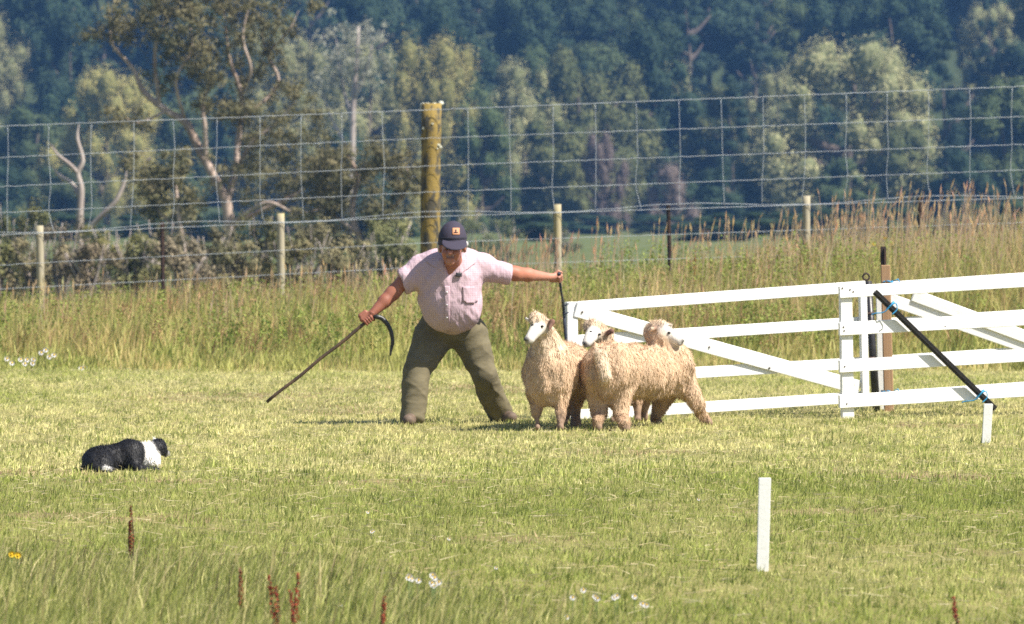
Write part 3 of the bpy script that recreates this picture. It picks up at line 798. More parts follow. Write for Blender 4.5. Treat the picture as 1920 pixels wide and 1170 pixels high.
near_tree('gum_tree', 140, (432, 560), [
    [(432, 560, 0, 13), (430, 440, 0, 11), (424, 380, 0, 10), (400, 330, 0, 8.5), (372, 278, 0, 8), (348, 230, 0, 7.5), (312, 208, 0, 6.5), (268, 170, 0, 5.5), (250, 130, 0, 4), (212, 85, 0, 3), (205, 50, 0, 2)],
    [(424, 380, 0, 8), (440, 330, .3, 6), (446, 270, .5, 5.5), (452, 180, .6, 4.5), (430, 110, .4, 3.5), (420, 20, .3, 2.5)],
    [(300, 200, 0, 4), (290, 120, -.3, 3.5), (300, 60, -.5, 3), (340, 0, -.5, 2)],
    [(385, 300, 0, 5), (384, 240, -.3, 4.5), (380, 195, -.4, 3.5), (400, 150, -.4, 2.5)],
    [(448, 230, .4, 4), (520, 160, .8, 3.5), (500, 100, .8, 3), (485, 40, .8, 2)],
    [(428, 430, 0, 6), (480, 400, -.4, 4.5), (545, 370, -.8, 3.5), (600, 330, -1, 2)],
    [(440, 330, .3, 4), (470, 270, -.3, 3.2), (520, 230, -.5, 2.6), (560, 180, -.6, 1.5)], [(452, 180, .6, 3.5), (470, 130, -.2, 3), (455, 70, -.3, 2.4), (470, 0, -.3, 1.6)],
    [(348, 230, 0, 3.5), (330, 150, -.5, 3), (360, 90, -.6, 2.4), (350, 20, -.6, 1.6)], [(500, 100, .8, 2.5), (540, 60, -.2, 2), (560, 20, -.2, 1.2)],
    [(430, 420, -.2, 4), (500, 380, -1.0, 3.2), (560, 400, -1.2, 2.4), (640, 380, -1.4, 1.4)], [(312, 208, 0, 3), (260, 230, -.4, 2.4), (225, 215, -.5, 1.4)]],
    [(225, 45, 0, 45, 45), (290, 40, -.4, 60, 55), (360, 20, -.4, 60, 55), (335, 100, -.3, 60, 50), (390, 130, -.4, 50, 60), (310, 150, 0, 38, 30), (430, 60, .3, 50, 60),
     (480, 40, .7, 45, 60), (470, 120, .6, 45, 45), (415, 200, 0, 50, 35), (460, 230, .4, 60, 40), (520, 190, .8, 45, 40), (540, 250, .6, 60, 40), (480, 290, .4, 60, 40), (430, 320, -.3, 40, 35),
     (560, 320, -.8, 55, 45), (500, 360, -.5, 50, 40), (300, 0, -.3, 50, 40), (430, -10, .3, 60, 40), (590, 220, -.5, 35, 25), (350, 400, .3, 45, 35), (310, 330, .5, 40, 40)],
    30000, .115, GA, GB, 'tall leaning gum tree with peeling pale trunk beyond the fence at left', M['gum_bark'], seed=3)
near_tree('gum_tree', 132, (690, 560), [
    [(690, 560, 0, 8), (680, 470, 0, 7), (660, 400, .2, 6), (670, 330, .2, 4), (650, 290, .2, 2.5)],
    [(680, 470, 0, 5), (730, 400, -.2, 4), (765, 350, -.3, 3), (762, 310, -.3, 2)],
    [(676, 440, 0, 4), (610, 390, .3, 3), (590, 340, .3, 2)]],
    [(650, 310, .2, 60, 40), (710, 300, -.2, 55, 35), (750, 340, -.3, 35, 45), (690, 370, 0, 70, 50), (620, 390, .3, 60, 50), (740, 410, -.2, 40, 35), (660, 450, .3, 60, 40), (600, 300, .4, 40, 30), (700, 480, .2, 50, 40)],
    16000, .11, GA, GB, 'low spreading gum tree just left of the thick fence post', M['gum_bark'], seed=5)
near_tree('dead_tree', 128, (155, 560), [
    [(155, 565, 0, 8), (153, 470, 0, 7), (150, 410, 0, 6.5), (152, 355, 0, 6), (146, 325, 0, 5), (155, 300, 0, 4.5), (145, 260, 0, 3.5), (148, 232, 0, 2)],
    [(146, 325, 0, 4.5), (130, 308, -.1, 4), (108, 290, -.2, 3), (95, 270, -.2, 2)],
    [(150, 370, 0, 5), (135, 345, .2, 4), (112, 330, .3, 3.5), (97, 312, .3, 2)],
    [(154, 445, 0, 6), (185, 410, -.2, 5), (215, 380, -.3, 4.5), (232, 345, -.3, 4), (238, 318, -.3, 2.5)]],
    [], 0, .1, GA, GB, 'bleached dead forked tree at the left behind the wires', M['dead_wood'], seed=6)
near_tree('slender_tree', 126, (345, 560), [
    [(350, 560, 0, 5), (348, 490, 0, 4.5), (338, 430, 0, 4.5), (332, 380, 0, 4), (328, 330, 0, 3)], [(338, 430, 0, 3), (300, 400, .2, 2.4), (285, 360, .2, 1.6)]],
    [(330, 340, 0, 40, 30), (290, 370, .2, 35, 30), (360, 380, .1, 30, 30), (330, 300, 0, 40, 25), (270, 320, .3, 45, 40)],
    6000, .11, GA, GB, 'slender pale stemmed tree between the dead tree and leaning gum', M['gum_bark'], seed=7)
# undergrowth on the far side of the fence
def bush(px, top, wpx, D, ca, cb, label, seed, name='shrub', n=6000, leaf=.085):
    x = gx(px, D); z = tz(x, D)
    root = empty(name, (x, D, z), label, 'shrub', 'shrubs beyond the fence')
    rng = np.random.default_rng(seed); h = CAMH + (HZ - top) / FPX * D - z; w = wpx / 2 / FPX * D
    LL = []
    for i in range(14):
        e = Vector((x + rng.uniform(-.7, .7) * w, D + rng.uniform(-.4, .4) * w, z + h * rng.uniform(.6, .95)))
        q = spline([Vector((x + rng.uniform(-.2, .2) * w, D, z - .03)), Vector((x, D, z)).lerp(e, .5) + Vector((rng.uniform(-.1, .1) * w, 0, .1)), e], 4)
        LL.append((q, np.linspace(.035, .008, len(q))))
    tubes('stem', LL, M['dead_wood'], root, 5)
    B = []
    for i in range(20):
        th = rng.random() * 6.28; r = w * rng.uniform(.1, .8); s = w * rng.uniform(.16, .3)
        B.append((x + math.cos(th) * r, D + math.sin(th) * r * .6, z + h * rng.uniform(.12, .88), s, s, h * rng.uniform(.08, .16)))
    V, T, C = leaf_cloud(B, n, leaf, ca, cb, rng, .9, .2, .35, spread=.55)
    link('foliage', np_mesh('foliage', V, T, None, C), M['leaf'], root)
for i, (px, top, w, D, ca, cb, lab) in enumerate([
    (30, 395, 150, 122, (.07, .09, .03), (.20, .19, .07), 'green shrub at the left edge behind the first fence post'),
    (110, 430, 120, 112, (.10, .09, .06), (.2, .17, .11), 'brownish shrub around the foot of the dead tree'),
    (210, 440, 130, 110, (.11, .12, .04), (.22, .2, .07), 'olive shrub between the dead tree and the dark steel post'),
    (290, 430, 120, 116, (.08, .09, .04), (.17, .15, .08), 'dull green shrub behind the dark steel post at left'),
    (390, 440, 140, 112, (.10, .10, .05), (.21, .18, .10), 'grey-green shrub at the foot of the leaning gum'),
    (480, 420, 140, 114, (.07, .08, .03), (.17, .15, .06), 'dark shrub behind the yellow lichened post'),
    (580, 440, 140, 112, (.10, .10, .05), (.20, .18, .09), 'brown-green shrub between yellow post and spreading gum'),
    (720, 430, 150, 118, (.11, .13, .05), (.22, .22, .09), 'pale green shrub left of the man behind the fence'),
    (65, 470, 130, 98, (.10, .11, .05), (.24, .20, .11), 'low dry shrub right of the first fence post'),
    (165, 475, 130, 97, (.12, .11, .06), (.25, .20, .13), 'low brown shrub under the forked dead trunk'),
    (255, 470, 120, 98, (.09, .11, .04), (.2, .19, .08), 'low green shrub in front of the fallen branch'),
    (345, 470, 130, 97, (.12, .11, .07), (.25, .21, .13), 'low grey-brown shrub under the slender tree'),
    (440, 475, 130, 98, (.10, .11, .05), (.22, .19, .10), 'low shrub left of the yellow lichened post'),
    (540, 470, 120, 97, (.09, .10, .04), (.2, .17, .08), 'low dark shrub right of the yellow lichened post'),
    (640, 470, 130, 98, (.12, .12, .06), (.25, .22, .11), 'low pale shrub under the spreading gum'),
    (-10, 470, 110, 98, (.09, .11, .04), (.2, .19, .08), 'low shrub cut by the left edge under the wires'),
    (740, 465, 120, 97, (.10, .12, .05), (.22, .22, .10), 'low green shrub left of the thick fence post'),
    (860, 395, 150, 215, (.08, .11, .05), (.17, .19, .09), 'soft green shrub just behind the thick fence post'),
    (935, 405, 150, 200, (.10, .13, .06), (.18, .20, .10), 'soft grey-green shrub right of the man across the far paddock'),
    (1050, 425, 90, 210, (.08, .10, .05), (.15, .16, .08), 'small dull shrub behind the post above the outstretched arm'),
]):
    if px < 760: top -= 28
    ca = (ca[0] * 1.1, ca[1] * 1.05, ca[2] * 1.05); cb = (cb[0] * 1.25, cb[1] * 1.2, cb[2] * 1.25)
    bush(px, top, w, D, ca, cb, lab, 500 + i)
for i, (px, top, w, lab) in enumerate([(560, 395, 190, 'behind the spreading gum'), (700, 390, 190, 'left of the thick post'), (1000, 392, 170, 'above the outstretched arm'),
    (1110, 402, 150, 'at the left end of the far green paddock'), (1230, 400, 150, 'above the far green paddock'), (1340, 396, 170, 'right of the far green paddock'), (1450, 392, 170, 'left of the fourth wooden post'), (1570, 388, 180, 'right of the fourth wooden post'),
    (1690, 385, 180, 'behind the tall seeding stalks'), (1810, 380, 180, 'right of the tall seeding stalks'), (1920, 376, 170, 'at the right edge'), (420, 396, 190, 'behind the leaning gum foot'), (280, 398, 190, 'behind the dark steel post'), (130, 398, 190, 'behind the dead tree'), (0, 398, 170, 'at the left edge')]):
    bg_tree(px, top, w, 395 if 1080 < px < 1280 else 300, 'round', 'dark', 'dark hedge bush ' + lab, 'dark hedge bushes under the hill trees', 'bush', 'hedge_bush', i)
p0, p1 = at(252, 480, 108), at(300, 497, 108)
log = tubes('fallen_log', [(spline([p0, p0.lerp(p1, .5) + Vector((0, 0, .02)), p1 + Vector((.1, 0, -.1))], 5), np.linspace(.07, .1, 11))], M['dead_wood'], None, 10)
tag(log, 'bleached fallen branch lying in the shrubs left of the gum', 'branch')
# grey bare tree far behind
near_tree('bare_tree', 330, (655, 450), [
    [(655, 450, 0, 6), (660, 300, 0, 6), (662, 200, 0, 5.5), (668, 120, 0, 4.5), (672, 50, 0, 2.5)],
    [(660, 230, 0, 4), (640, 150, 1, 3.5), (630, 70, 1.5, 2)], [(662, 190, 0, 3.5), (690, 120, -1, 3), (700, 70, -1, 1.6)], [(659, 290, 0, 3.5), (620, 220, 1, 3), (600, 150, 1, 1.6)]],
    [(665, 90, 0, 50, 50), (630, 130, 0, 45, 45), (690, 150, 0, 40, 45)], 2600, .28, (.22, .23, .17), (.34, .33, .26),
    'pale thin bare limbed tree left of the yellowish willow', M['dead_wood'], seed=9)

# ------------------------------------------------------------------ bodies: smooth implicit shapes turned into one skin
def sd_cap(P, a, b, r1, r2):
    a = np.asarray(a, float); b = np.asarray(b, float); ab = b - a
    t = np.clip(((P - a) @ ab) / max(ab @ ab, 1e-9), 0, 1)
    return np.linalg.norm(P - a - t[..., None] * ab, axis=-1) - (r1 + (r2 - r1) * t)
def sd_cyl(P, a, b, r1, r2):
    a = np.asarray(a, float); b = np.asarray(b, float); ab = b - a; L = np.linalg.norm(ab); d = ab / L
    s = (P - a) @ d; t = np.clip(s / L, 0, 1)
    rad = np.linalg.norm(P - a - s[..., None] * d, axis=-1) - (r1 + (r2 - r1) * t)
    return np.maximum(rad, np.maximum(-s, s - L))
def sd_ell(P, c, r, rot=None):
    q = P - np.asarray(c, float)
    if rot is not None: q = q @ np.asarray(rot, float)
    r = np.asarray(r, float)
    k0 = np.linalg.norm(q / r, axis=-1); k1 = np.linalg.norm(q / (r * r), axis=-1)
    return k0 * (k0 - 1) / np.maximum(k1, 1e-6)
def smin(a, b, k):
    h = np.clip(.5 + .5 * (b - a) / k, 0, 1)
    return b + (a - b) * h - k * h * (1 - h)
class Shape:
    def __init__(s): s.ops = []
    def cap(s, a, b, r1, r2=None, k=.03, col=None, sub=False): s.ops.append((sd_cap, (tuple(a), tuple(b), r1, r1 if r2 is None else r2), k, col, sub)); return s
    def cyl(s, a, b, r1, r2=None, k=.02, col=None, sub=False): s.ops.append((sd_cyl, (tuple(a), tuple(b), r1, r1 if r2 is None else r2), k, col, sub)); return s
    def ell(s, c, r, k=.03, col=None, sub=False, rot=None): s.ops.append((sd_ell, (tuple(c), tuple(r), rot), k, col, sub)); return s
    def bounds(s):
        lo, hi = np.full(3, 1e9), np.full(3, -1e9)
        for f, a, k, c, sub in s.ops:
            if sub: continue
            if f is sd_ell:
                m = max(a[1]) if a[2] is not None else np.array(a[1]); lo = np.minimum(lo, np.array(a[0]) - m); hi = np.maximum(hi, np.array(a[0]) + m)
            else:
                for p, r in ((a[0], a[2]), (a[1], a[3])): lo = np.minimum(lo, np.array(p) - r); hi = np.maximum(hi, np.array(p) + r)
        return lo, hi
    def eval(s, P):
        F = None
        for f, a, k, c, sub in s.ops:
            d = f(P, *a)
            if sub: F = -smin(-F, d, k)
            else: F = d if F is None else smin(F, d, k)
        return F
    def paint(s, P, default, soft=.006):
        W_ = np.zeros(len(P)); C = np.zeros((len(P), 3))
        D = [(f(P, *a), c) for f, a, k, c, sub in s.ops if not sub]
        m = np.min([d for d, c in D], axis=0)
        for d, c in D:
            w = np.exp(-np.clip((d - m) / soft, 0, 40)); W_ += w; C += w[:, None] * np.asarray(c if c is not None else default)[None]
        return C / W_[:, None]
def nets(F, o, h):
    ins = F < 0
    nx, ny, nz = F.shape
    cnt = np.zeros((nx - 1, ny - 1, nz - 1), np.int8)
    offs = [(i, j, k) for i in (0, 1) for j in (0, 1) for k in (0, 1)]
    for i, j, k in offs: cnt += ins[i:nx - 1 + i, j:ny - 1 + j, k:nz - 1 + k]
    act = (cnt > 0) & (cnt < 8)
    I = np.argwhere(act); idx = -np.ones(act.shape, np.int64); idx[act] = np.arange(len(I))
    val = {of: F[I[:, 0] + of[0], I[:, 1] + of[1], I[:, 2] + of[2]] for of in offs}
    acc = np.zeros((len(I), 3)); num = np.zeros(len(I))
    for a in offs:
        for ax in range(3):
            if a[ax] == 0:
                b = list(a); b[ax] = 1; b = tuple(b)
                fa, fb = val[a], val[b]; m = (fa < 0) != (fb < 0)
                t = np.where(m, fa / np.where(m, fa - fb, 1), 0)
                p = np.repeat(np.array(a, float)[None], len(I), 0); p[:, ax] += t
                acc += p * m[:, None]; num += m
    V = (I + acc / num[:, None]) * h + o
    Q = []
    for ax in range(3):
        s0 = [slice(None)] * 3; s1 = [slice(None)] * 3
        s0[ax] = slice(0, -1); s1[ax] = slice(1, None)
        e = ins[tuple(s0)] != ins[tuple(s1)]
        E = np.argwhere(e); u, v = (ax + 1) % 3, (ax + 2) % 3
        E = E[(E[:, u] > 0) & (E[:, v] > 0) & (E[:, u] < F.shape[u] - 1) & (E[:, v] < F.shape[v] - 1)]
        def cell(du, dv):
            c = E.copy(); c[:, u] += du; c[:, v] += dv; return idx[c[:, 0], c[:, 1], c[:, 2]]
        q = np.stack([cell(-1, -1), cell(0, -1), cell(0, 0), cell(-1, 0)], 1)
        pos = ins[E[:, 0], E[:, 1], E[:, 2]]
        q[~pos] = q[~pos][:, ::-1]
        Q.append(q)
    return V, np.concatenate(Q)
def skin(shape, h, disp=None, pad=.03):
    lo, hi = shape.bounds(); lo = lo - pad; hi = hi + pad
    n = np.ceil((hi - lo) / h).astype(int) + 1
    ax = [lo[i] + np.arange(n[i]) * h for i in range(3)]
    P = np.stack(np.meshgrid(*ax, indexing='ij'), -1)
    F = np.empty(P.shape[:3])
    for i in range(0, n[0], 24):
        F[i:i + 24] = shape.eval(P[i:i + 24])
        if disp is not None:
            near = np.abs(F[i:i + 24]) < .06
            f = F[i:i + 24]; f[near] += disp(P[i:i + 24][near]); F[i:i + 24] = f
    return nets(F, lo, h)
def vert_normals(V, Q):
    n = np.cross(V[Q[:, 2]] - V[Q[:, 0]], V[Q[:, 3]] - V[Q[:, 1]])
    N = np.zeros_like(V)
    for k in range(4): np.add.at(N, Q[:, k], n)
    return N / (np.linalg.norm(N, axis=1)[:, None] + 1e-12)
def drape(name, shape, pxs, pys, D0, mat, parent, off=.004, thick=.004, mask=None):
    """a thin piece of cloth lying on a body's front: grid of spots pushed back until they meet the body"""
    A, B = np.meshgrid(pxs, pys)
    pts = []
    Y = np.linspace(D0 - .8, D0 + .6, 420)
    V0 = []
    for a, b in zip(A.ravel(), B.ravel()):
        L = np.stack([(a - 960) / FPX * Y, Y, CAMH + (HZ - b) / FPX * Y], -1)
        f = shape.eval(L); i = np.argmax(f < 0)
        if f[i] >= 0: i = 200
        t = f[i - 1] / (f[i - 1] - f[i] + 1e-9); y = Y[i - 1] + (Y[i] - Y[i - 1]) * t
        V0.append(((a - 960) / FPX * y, y - off, CAMH + (HZ - b) / FPX * y))
    V0 = np.array(V0); n, m = A.shape
    idx = np.arange(n * m).reshape(n, m)
    q = np.stack([idx[:-1, :-1], idx[1:, :-1], idx[1:, 1:], idx[:-1, 1:]], -1).reshape(-1, 4)
    if mask is not None:
        cc = mask(A, B); keep = (cc[:-1, :-1] & cc[1:, :-1] & cc[1:, 1:] & cc[:-1, 1:]).ravel(); q = q[keep]
    me = np_mesh(name, V0, None, q, smooth=True)
    bm = bmesh.new(); bm.from_mesh(me)
    bmesh.ops.delete(bm, geom=[v for v in bm.verts if not v.link_faces], context='VERTS')
    bmesh.ops.solidify(bm, geom=list(bm.faces), thickness=thick)
    bmesh.ops.recalc_face_normals(bm, faces=bm.faces)
    bm.to_mesh(me); bm.free()
    return link(name, me, mat, parent)

# ------------------------------------------------------------------ wire fence
DF = 65.0
def W(px, py, off=0.0): return at(px, py, DF + off)
fence = empty('wire_fence', (gx(808, DF), DF, tz(gx(808, DF), DF)), 'tall wire netting fence on lichen covered posts along the bank', 'fence')
def post_round(name, px, top, rpx, mat, base_px=None, capm=None, off=0.0, sides=14):
    D = DF + off; r = rpx / FPX * D; x0 = gx(base_px or px, D); zb = tz(x0, D) - .05
    t = at(px, top, D); b = Vector((x0, D, zb))
    n = 9; pts = [b.lerp(t, i / (n - 1)) for i in range(n)]
    rad = [r * (1 + .02 * math.sin(i * 2.1 + px)) for i in range(n)]
    o = tubes(name, [(pts, rad)], mat, fence, sides)
    if capm:
        rl = random.Random(4)
        for j in range(22):                       # crusts of pale lichen, thickest round the sawn top
            a = rl.uniform(0, 6.283); dz = (rl.random() ** 2.2) * .75; sz = rl.uniform(.015, .05) * (1 if dz < .12 else .6)
            p = t + Vector((math.cos(a) * r * 1.0, math.sin(a) * r * 1.0, -dz)) if j > 3 else t + Vector((rl.uniform(-.06, .06), rl.uniform(-.06, .06), .002))
            s_ = Shape().ell(p, (sz, sz * .8, sz * (.9 if j > 3 else .3))); v, q = skin(s_, max(.006, sz * .3), lambda z: .006 * vnoise(z, 60, j), pad=.02)
            link('lichen', np_mesh('lichen', v, None, q, smooth=True), capm, o)
    return o
post_round('strainer_post', 809, 194, 18.5, M['lichen_post'], 805, M['lichen'], .16, 20)
for px, top, bpx in ((74, 423, 78), (526, 400, 528), (1045, 383, 1047), (1512, 367, 1512)):
    post_round('post', px, top, 7.2, M['grey_post'], bpx, None, .06)
for px, top, bpx in ((304, 416, 307), (1253, 384, 1258), (1724, 368, 1727), (1935, 360, 1937)):
    t = at(px, top, DF + .05); x0 = gx(bpx, DF + .05); b = Vector((x0, DF + .05, tz(x0, DF) - .05))
    o = board('steel_standard', t, b, 0.05, 0.012, M['dark_rust'], fence, .001)
    board('web', t + Vector((0, -.022, 0)), b + Vector((0, -.022, 0)), 0.01, 0.03, M['dark_rust'], o, .001)
hw = [((-60, 239), (808, 206), (1990, 159)), ((-60, 298), (808, 259), (1990, 216)), ((-60, 353), (808, 311), (1990, 268)),
      ((-60, 402), (808, 360), (1990, 316)), ((-60, 443), (808, 406), (1990, 369)), ((-60, 500), (808, 455), (1990, 415)), ((-60, 545), (808, 500), (1990, 462))]
rw = random.Random(5)
def wire_y(k, px):
    (x0, y0), (x1, y1), (x2, y2) = hw[k]
    return y0 + (y1 - y0) * (px - x0) / (x1 - x0) if px < x1 else y1 + (y2 - y1) * (px - x1) / (x2 - x1)
for k in range(len(hw)):
    pts = []
    for px in range(-60, 1991, 13):
        crimp = (.6 if k < 4 else .3) * math.sin(px * .16 + k) + rw.uniform(-.3, .3)
        pts.append(W(px, wire_y(k, px) + crimp * .8, 0.0))
    tubes('line_wire', [(pts, .0034 if k in (0, 4) else .0029)], M['wire'], fence, 4)
    if k == 4:
        pts = [W(px, wire_y(4, px) - 5 + 4.5 * math.sin(px * .0135) + rw.uniform(-.5, .5), .012) for px in range(-60, 1991, 20)]
        tubes('line_wire', [(pts, .0033)], M['wire'], fence, 4)
px = 15.0
while px < 1960:
    if abs(px - 808) > 28:
        pts = []; wob = [rw.uniform(-4, 4), rw.uniform(-1.5, 1.5), rw.uniform(-3, 3), rw.uniform(-3, 3), rw.choice([-1, 0, 2, -6, 9, 5])]
        for k in range(5):
            pts.append(W(px + wob[k] * (1 if k != 0 else .6), wire_y(k, px), .006))
        tubes('stay_wire', [(spline(pts, 5), .0028)], M['wire'], fence, 4)
    px += 78.6 + rw.uniform(-2, 2)

# ------------------------------------------------------------------ the shepherd
DM = 39.95
def P_(px, py, dy=0.0): return at(px, py, DM + dy)
def ppx(v): return v / FPX * DM
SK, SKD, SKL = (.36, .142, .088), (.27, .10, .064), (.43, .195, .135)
def grip(sh, c, axis, palm_dir, r_held, fr=.0098, L=.019, col=SKD, thumb=1):
    """a hand closed on a stick: palm, four bent fingers of unequal length, thumb"""
    c = Vector(c); ax = Vector(axis).normalized(); u = Vector(palm_dir); u = (u - ax * u.dot(ax)).normalized(); w = ax.cross(u)
    R = r_held + fr * .8
    palm = c + u * (R + .016)
    sh.cap(palm - ax * .032, palm + ax * .032, .021, .019, k=.012, col=col)
    sh.cap(palm - ax * .025 + u * .03, palm + ax * .022 + u * .03, .019, .017, k=.012, col=col)
    for i, ln in enumerate((.92, 1.0, .97, .82)):
        s = (1.5 - i) * L
        ang = [20, 75, 140, 140 + 75 * ln]
        pts = [c + ax * s + (u * math.cos(math.radians(a)) + w * math.sin(math.radians(a))) * (R + (.008 if k == 1 else 0)) for k, a in enumerate(ang)]
        for k in range(3): sh.cap(pts[k], pts[k + 1], fr * (1.08 - .08 * k), fr * (1.0 - .1 * k), k=.003, col=col)
    tb = palm + ax * thumb * .034 + u * .008
    t1 = c + ax * thumb * .045 - w * (R + .004) + u * .005
    t2 = c + ax * thumb * .036 - w * (R * .6) - u * (R + .002)
    sh.cap(tb, t1, fr * 1.3, fr * 1.15, k=.006, col=col); sh.cap(t1, t2, fr * 1.1, fr * .9, k=.003, col=col)

man_root = (gx(850, DM), DM, 0)
# the limbs and head
sk = Shape()
LEAN = -.15
headc = P_(848, 455, -0.420)
tilt = np.array(Matrix.Rotation(math.radians(-18), 3, 'X') @ Matrix.Rotation(math.radians(6), 3, 'Y'))
sk.ell(headc, (.083, .103, .122), col=SK, rot=tilt)
sk.ell(P_(846, 476, -0.475), (.070, .075, .075), k=.03, col=SK)                      # jaw and cheeks
sk.ell(P_(844, 492, -0.535), (.034, .03, .024), k=.015, col=SKL)                       # chin
sk.cap(P_(846.5, 463, -.545), P_(844, 474.5, -.592), .012, .020, k=.010, col=(.46, .19, .13))     # nose
sk.ell(P_(839.5, 475, -.56), (.009, .010, .007), k=.006, col=SK); sk.ell(P_(849.5, 475, -.56), (.009, .010, .007), k=.006, col=SK)
sk.cap(P_(834, 461.5, -.515), P_(843, 462.5, -.525), .009, .008, k=.008, col=(.30, .20, .16)); sk.cap(P_(850, 462.5, -.525), P_(859, 461.5, -.515), .009, .008, k=.008, col=(.30, .20, .16))   # brows
sk.ell(P_(833, 475, -.515), (.022, .022, .020), k=.015, col=(.46, .18, .12)); sk.ell(P_(858, 475, -.515), (.022, .022, .020), k=.015, col=(.46, .18, .12))   # cheeks
sk.cap(P_(837.5, 479.5, -.560), P_(850.5, 479.5, -.560), .008, .008, k=.004, col=(.36, .24, .20))   # grey moustache
sk.cap(P_(837.5, 483.5, -.562), P_(851, 483.5, -.562), .007, .007, k=.002, col=(.10, .03, .025))          # mouth
sk.cap(P_(839, 487, -.560), P_(850, 487, -.560), .009, .009, k=.004, col=(.46, .19, .15))           # lower lip
sk.ell(P_(838, 466, -.535), (.015, .014, .010), k=.004, sub=True); sk.ell(P_(853, 466, -.535), (.015, .014, .010), k=.004, sub=True)
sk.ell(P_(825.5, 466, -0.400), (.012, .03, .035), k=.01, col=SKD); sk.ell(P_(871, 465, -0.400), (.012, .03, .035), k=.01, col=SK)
sk.cap(P_(850, 500, -.19), P_(848, 478, -.37), .078, .068, k=.03, col=SK)           # neck
sk.ell(P_(846, 520, -.18), (.205, .150, .160), k=.04, col=SK)                         # chest under the shirt
sk.ell(P_(846, 572, -.05), (.20, .16, .18), k=.06, col=SK)
sk.cap(P_(812, 640, .08), P_(783, 698, -.08), .07, .05, k=.05, col=SK); sk.cap(P_(783, 698, -.08), P_(774, 782, -.16), .045, .035, k=.02, col=SK)
sk.cap(P_(878, 640, .1), P_(906, 702, .05), .07, .05, k=.05, col=SK); sk.cap(P_(906, 702, .05), P_(934, 774, .3), .045, .035, k=.02, col=SK)
# his right arm, hanging down to the crook (left in the picture)
RS, RE, RW = P_(785, 497, -.16), P_(737, 549, -.20), P_(698, 588, -.29)
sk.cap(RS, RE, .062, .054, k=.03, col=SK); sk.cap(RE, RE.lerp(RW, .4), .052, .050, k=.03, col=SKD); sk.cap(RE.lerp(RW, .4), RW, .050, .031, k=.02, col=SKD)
# his left arm, stretched out to the gate rope
LS, LE, LW = P_(903, 497, -.14), P_(966, 513, -.04), P_(1026, 519, .16)
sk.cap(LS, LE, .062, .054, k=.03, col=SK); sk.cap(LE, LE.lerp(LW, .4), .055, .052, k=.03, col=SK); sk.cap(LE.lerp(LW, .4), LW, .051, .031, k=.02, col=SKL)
V, Q = skin(sk, .0105)
C = sk.paint(V, SK)
C *= (1 + .07 * vnoise(V, 30, 3) + .07 * vnoise(V, 9, 4))[:, None]
# hands in finer mesh, joined to the same body
CR_H = P_(691, 601, -.30); CR_T = P_(500, 754, -.42)
cr_ax = (CR_H - CR_T).normalized()
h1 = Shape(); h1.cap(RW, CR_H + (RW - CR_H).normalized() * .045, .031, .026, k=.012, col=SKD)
grip(h1, CR_H, cr_ax, RW - CR_H, .013, thumb=1)
ROPE_T = P_(1049, 519, .22); ROPE_B = at(1060, 640, 40.93)
rp_ax = (ROPE_T - ROPE_B).normalized()
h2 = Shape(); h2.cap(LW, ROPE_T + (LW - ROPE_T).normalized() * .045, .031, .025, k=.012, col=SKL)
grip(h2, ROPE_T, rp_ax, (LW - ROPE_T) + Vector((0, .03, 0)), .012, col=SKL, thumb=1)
Vs, Qs, Cs, off = [V], [Q], [C], len(V)
for hs in (h1, h2):
    v, q = skin(hs, .0042); Vs.append(v); Qs.append(q + off); off += len(v); Cs.append(hs.paint(v, SK))
man = link('person', np_mesh('person', np.concatenate(Vs), None, np.concatenate(Qs), np.concatenate(Cs), smooth=True), M['skin'])
tag(man, 'crouching person in lilac shirt, olive trousers and navy cap holding a crook', 'person')

# shirt
st = Shape()
st.ell(P_(845, 512, -.17), (.235, .165, .175), k=.06)
st.ell(P_(844, 558, -.14), (.244, .200, .222), k=.10)
st.ell(P_(850, 584, -.12), (.215, .19, .172), k=.06)
st.cap(P_(820, 486, -.14), P_(790, 497, -.15), .088, .090, k=.05); st.cap(P_(872, 486, -.14), P_(902, 496, -.14), .088, .086, k=.05)
st.cyl(P_(822, 500, -.15), P_(753, 529, -.185), .105, .100, k=.05)
st.cyl(P_(868, 497, -.16), P_(955, 515, -.06), .112, .080, k=.05)
st.cap(P_(850, 484, -.14), P_(852, 470, -.21), .10, .085, k=.03)                    # collar stand
st.cap(P_(848, 482, -.33), P_(838, 538, -.385), .066, .014, k=.012, sub=True)       # open neck
st.cap(P_(849, 468, -.40), P_(848, 455, -.58), .095, .11, k=.01, sub=True)
st.cyl(P_(760, 524, -.181), P_(735, 542, -.20), .068, .07, k=.006, sub=True)
st.cyl(P_(947, 513, -.065), P_(980, 521, -.03), .057, .06, k=.006, sub=True)
def folds(p):
    return -.010 * (.45 - np.sqrt(np.abs(vnoise(p @ np.array([[.75, 0, .65], [0, 1, 0], [-.65, 0, .75]]), (9, 5, 4), 28)))) + .006 * vnoise(p, (13, 7, 5), 8) + .006 * vnoise(p @ np.array([[.8, 0, .6], [0, 1, 0], [-.6, 0, .8]]), (24, 9, 4), 9) + .004 * vnoise(p @ np.array([[.8, 0, -.6], [0, 1, 0], [.6, 0, .8]]), (34, 12, 7), 10)
V, Q = skin(st, .009, folds)
shirt = link('shirt', np_mesh('shirt', V, None, Q, smooth=True), M['shirt'], man)
shirt['label'] = 'lilac checked short sleeved shirt'
ln = lambda a, b, n: np.linspace(a, b, n)
drape('collar', st, ln(799, 832, 34), ln(466, 512, 44), DM, M['shirt'], man, .010, .006,
      lambda a, b: (b > 470 + (822 - a) * .45) & (b < 512 - (832 - a) * .62) & (a < 833))
drape('collar', st, ln(862, 892, 34), ln(466, 514, 46), DM, M['shirt'], man, .006, .006,
      lambda a, b: (b > 470 + (a - 874) * .7) & (b < 516 - (a - 862) * .75))
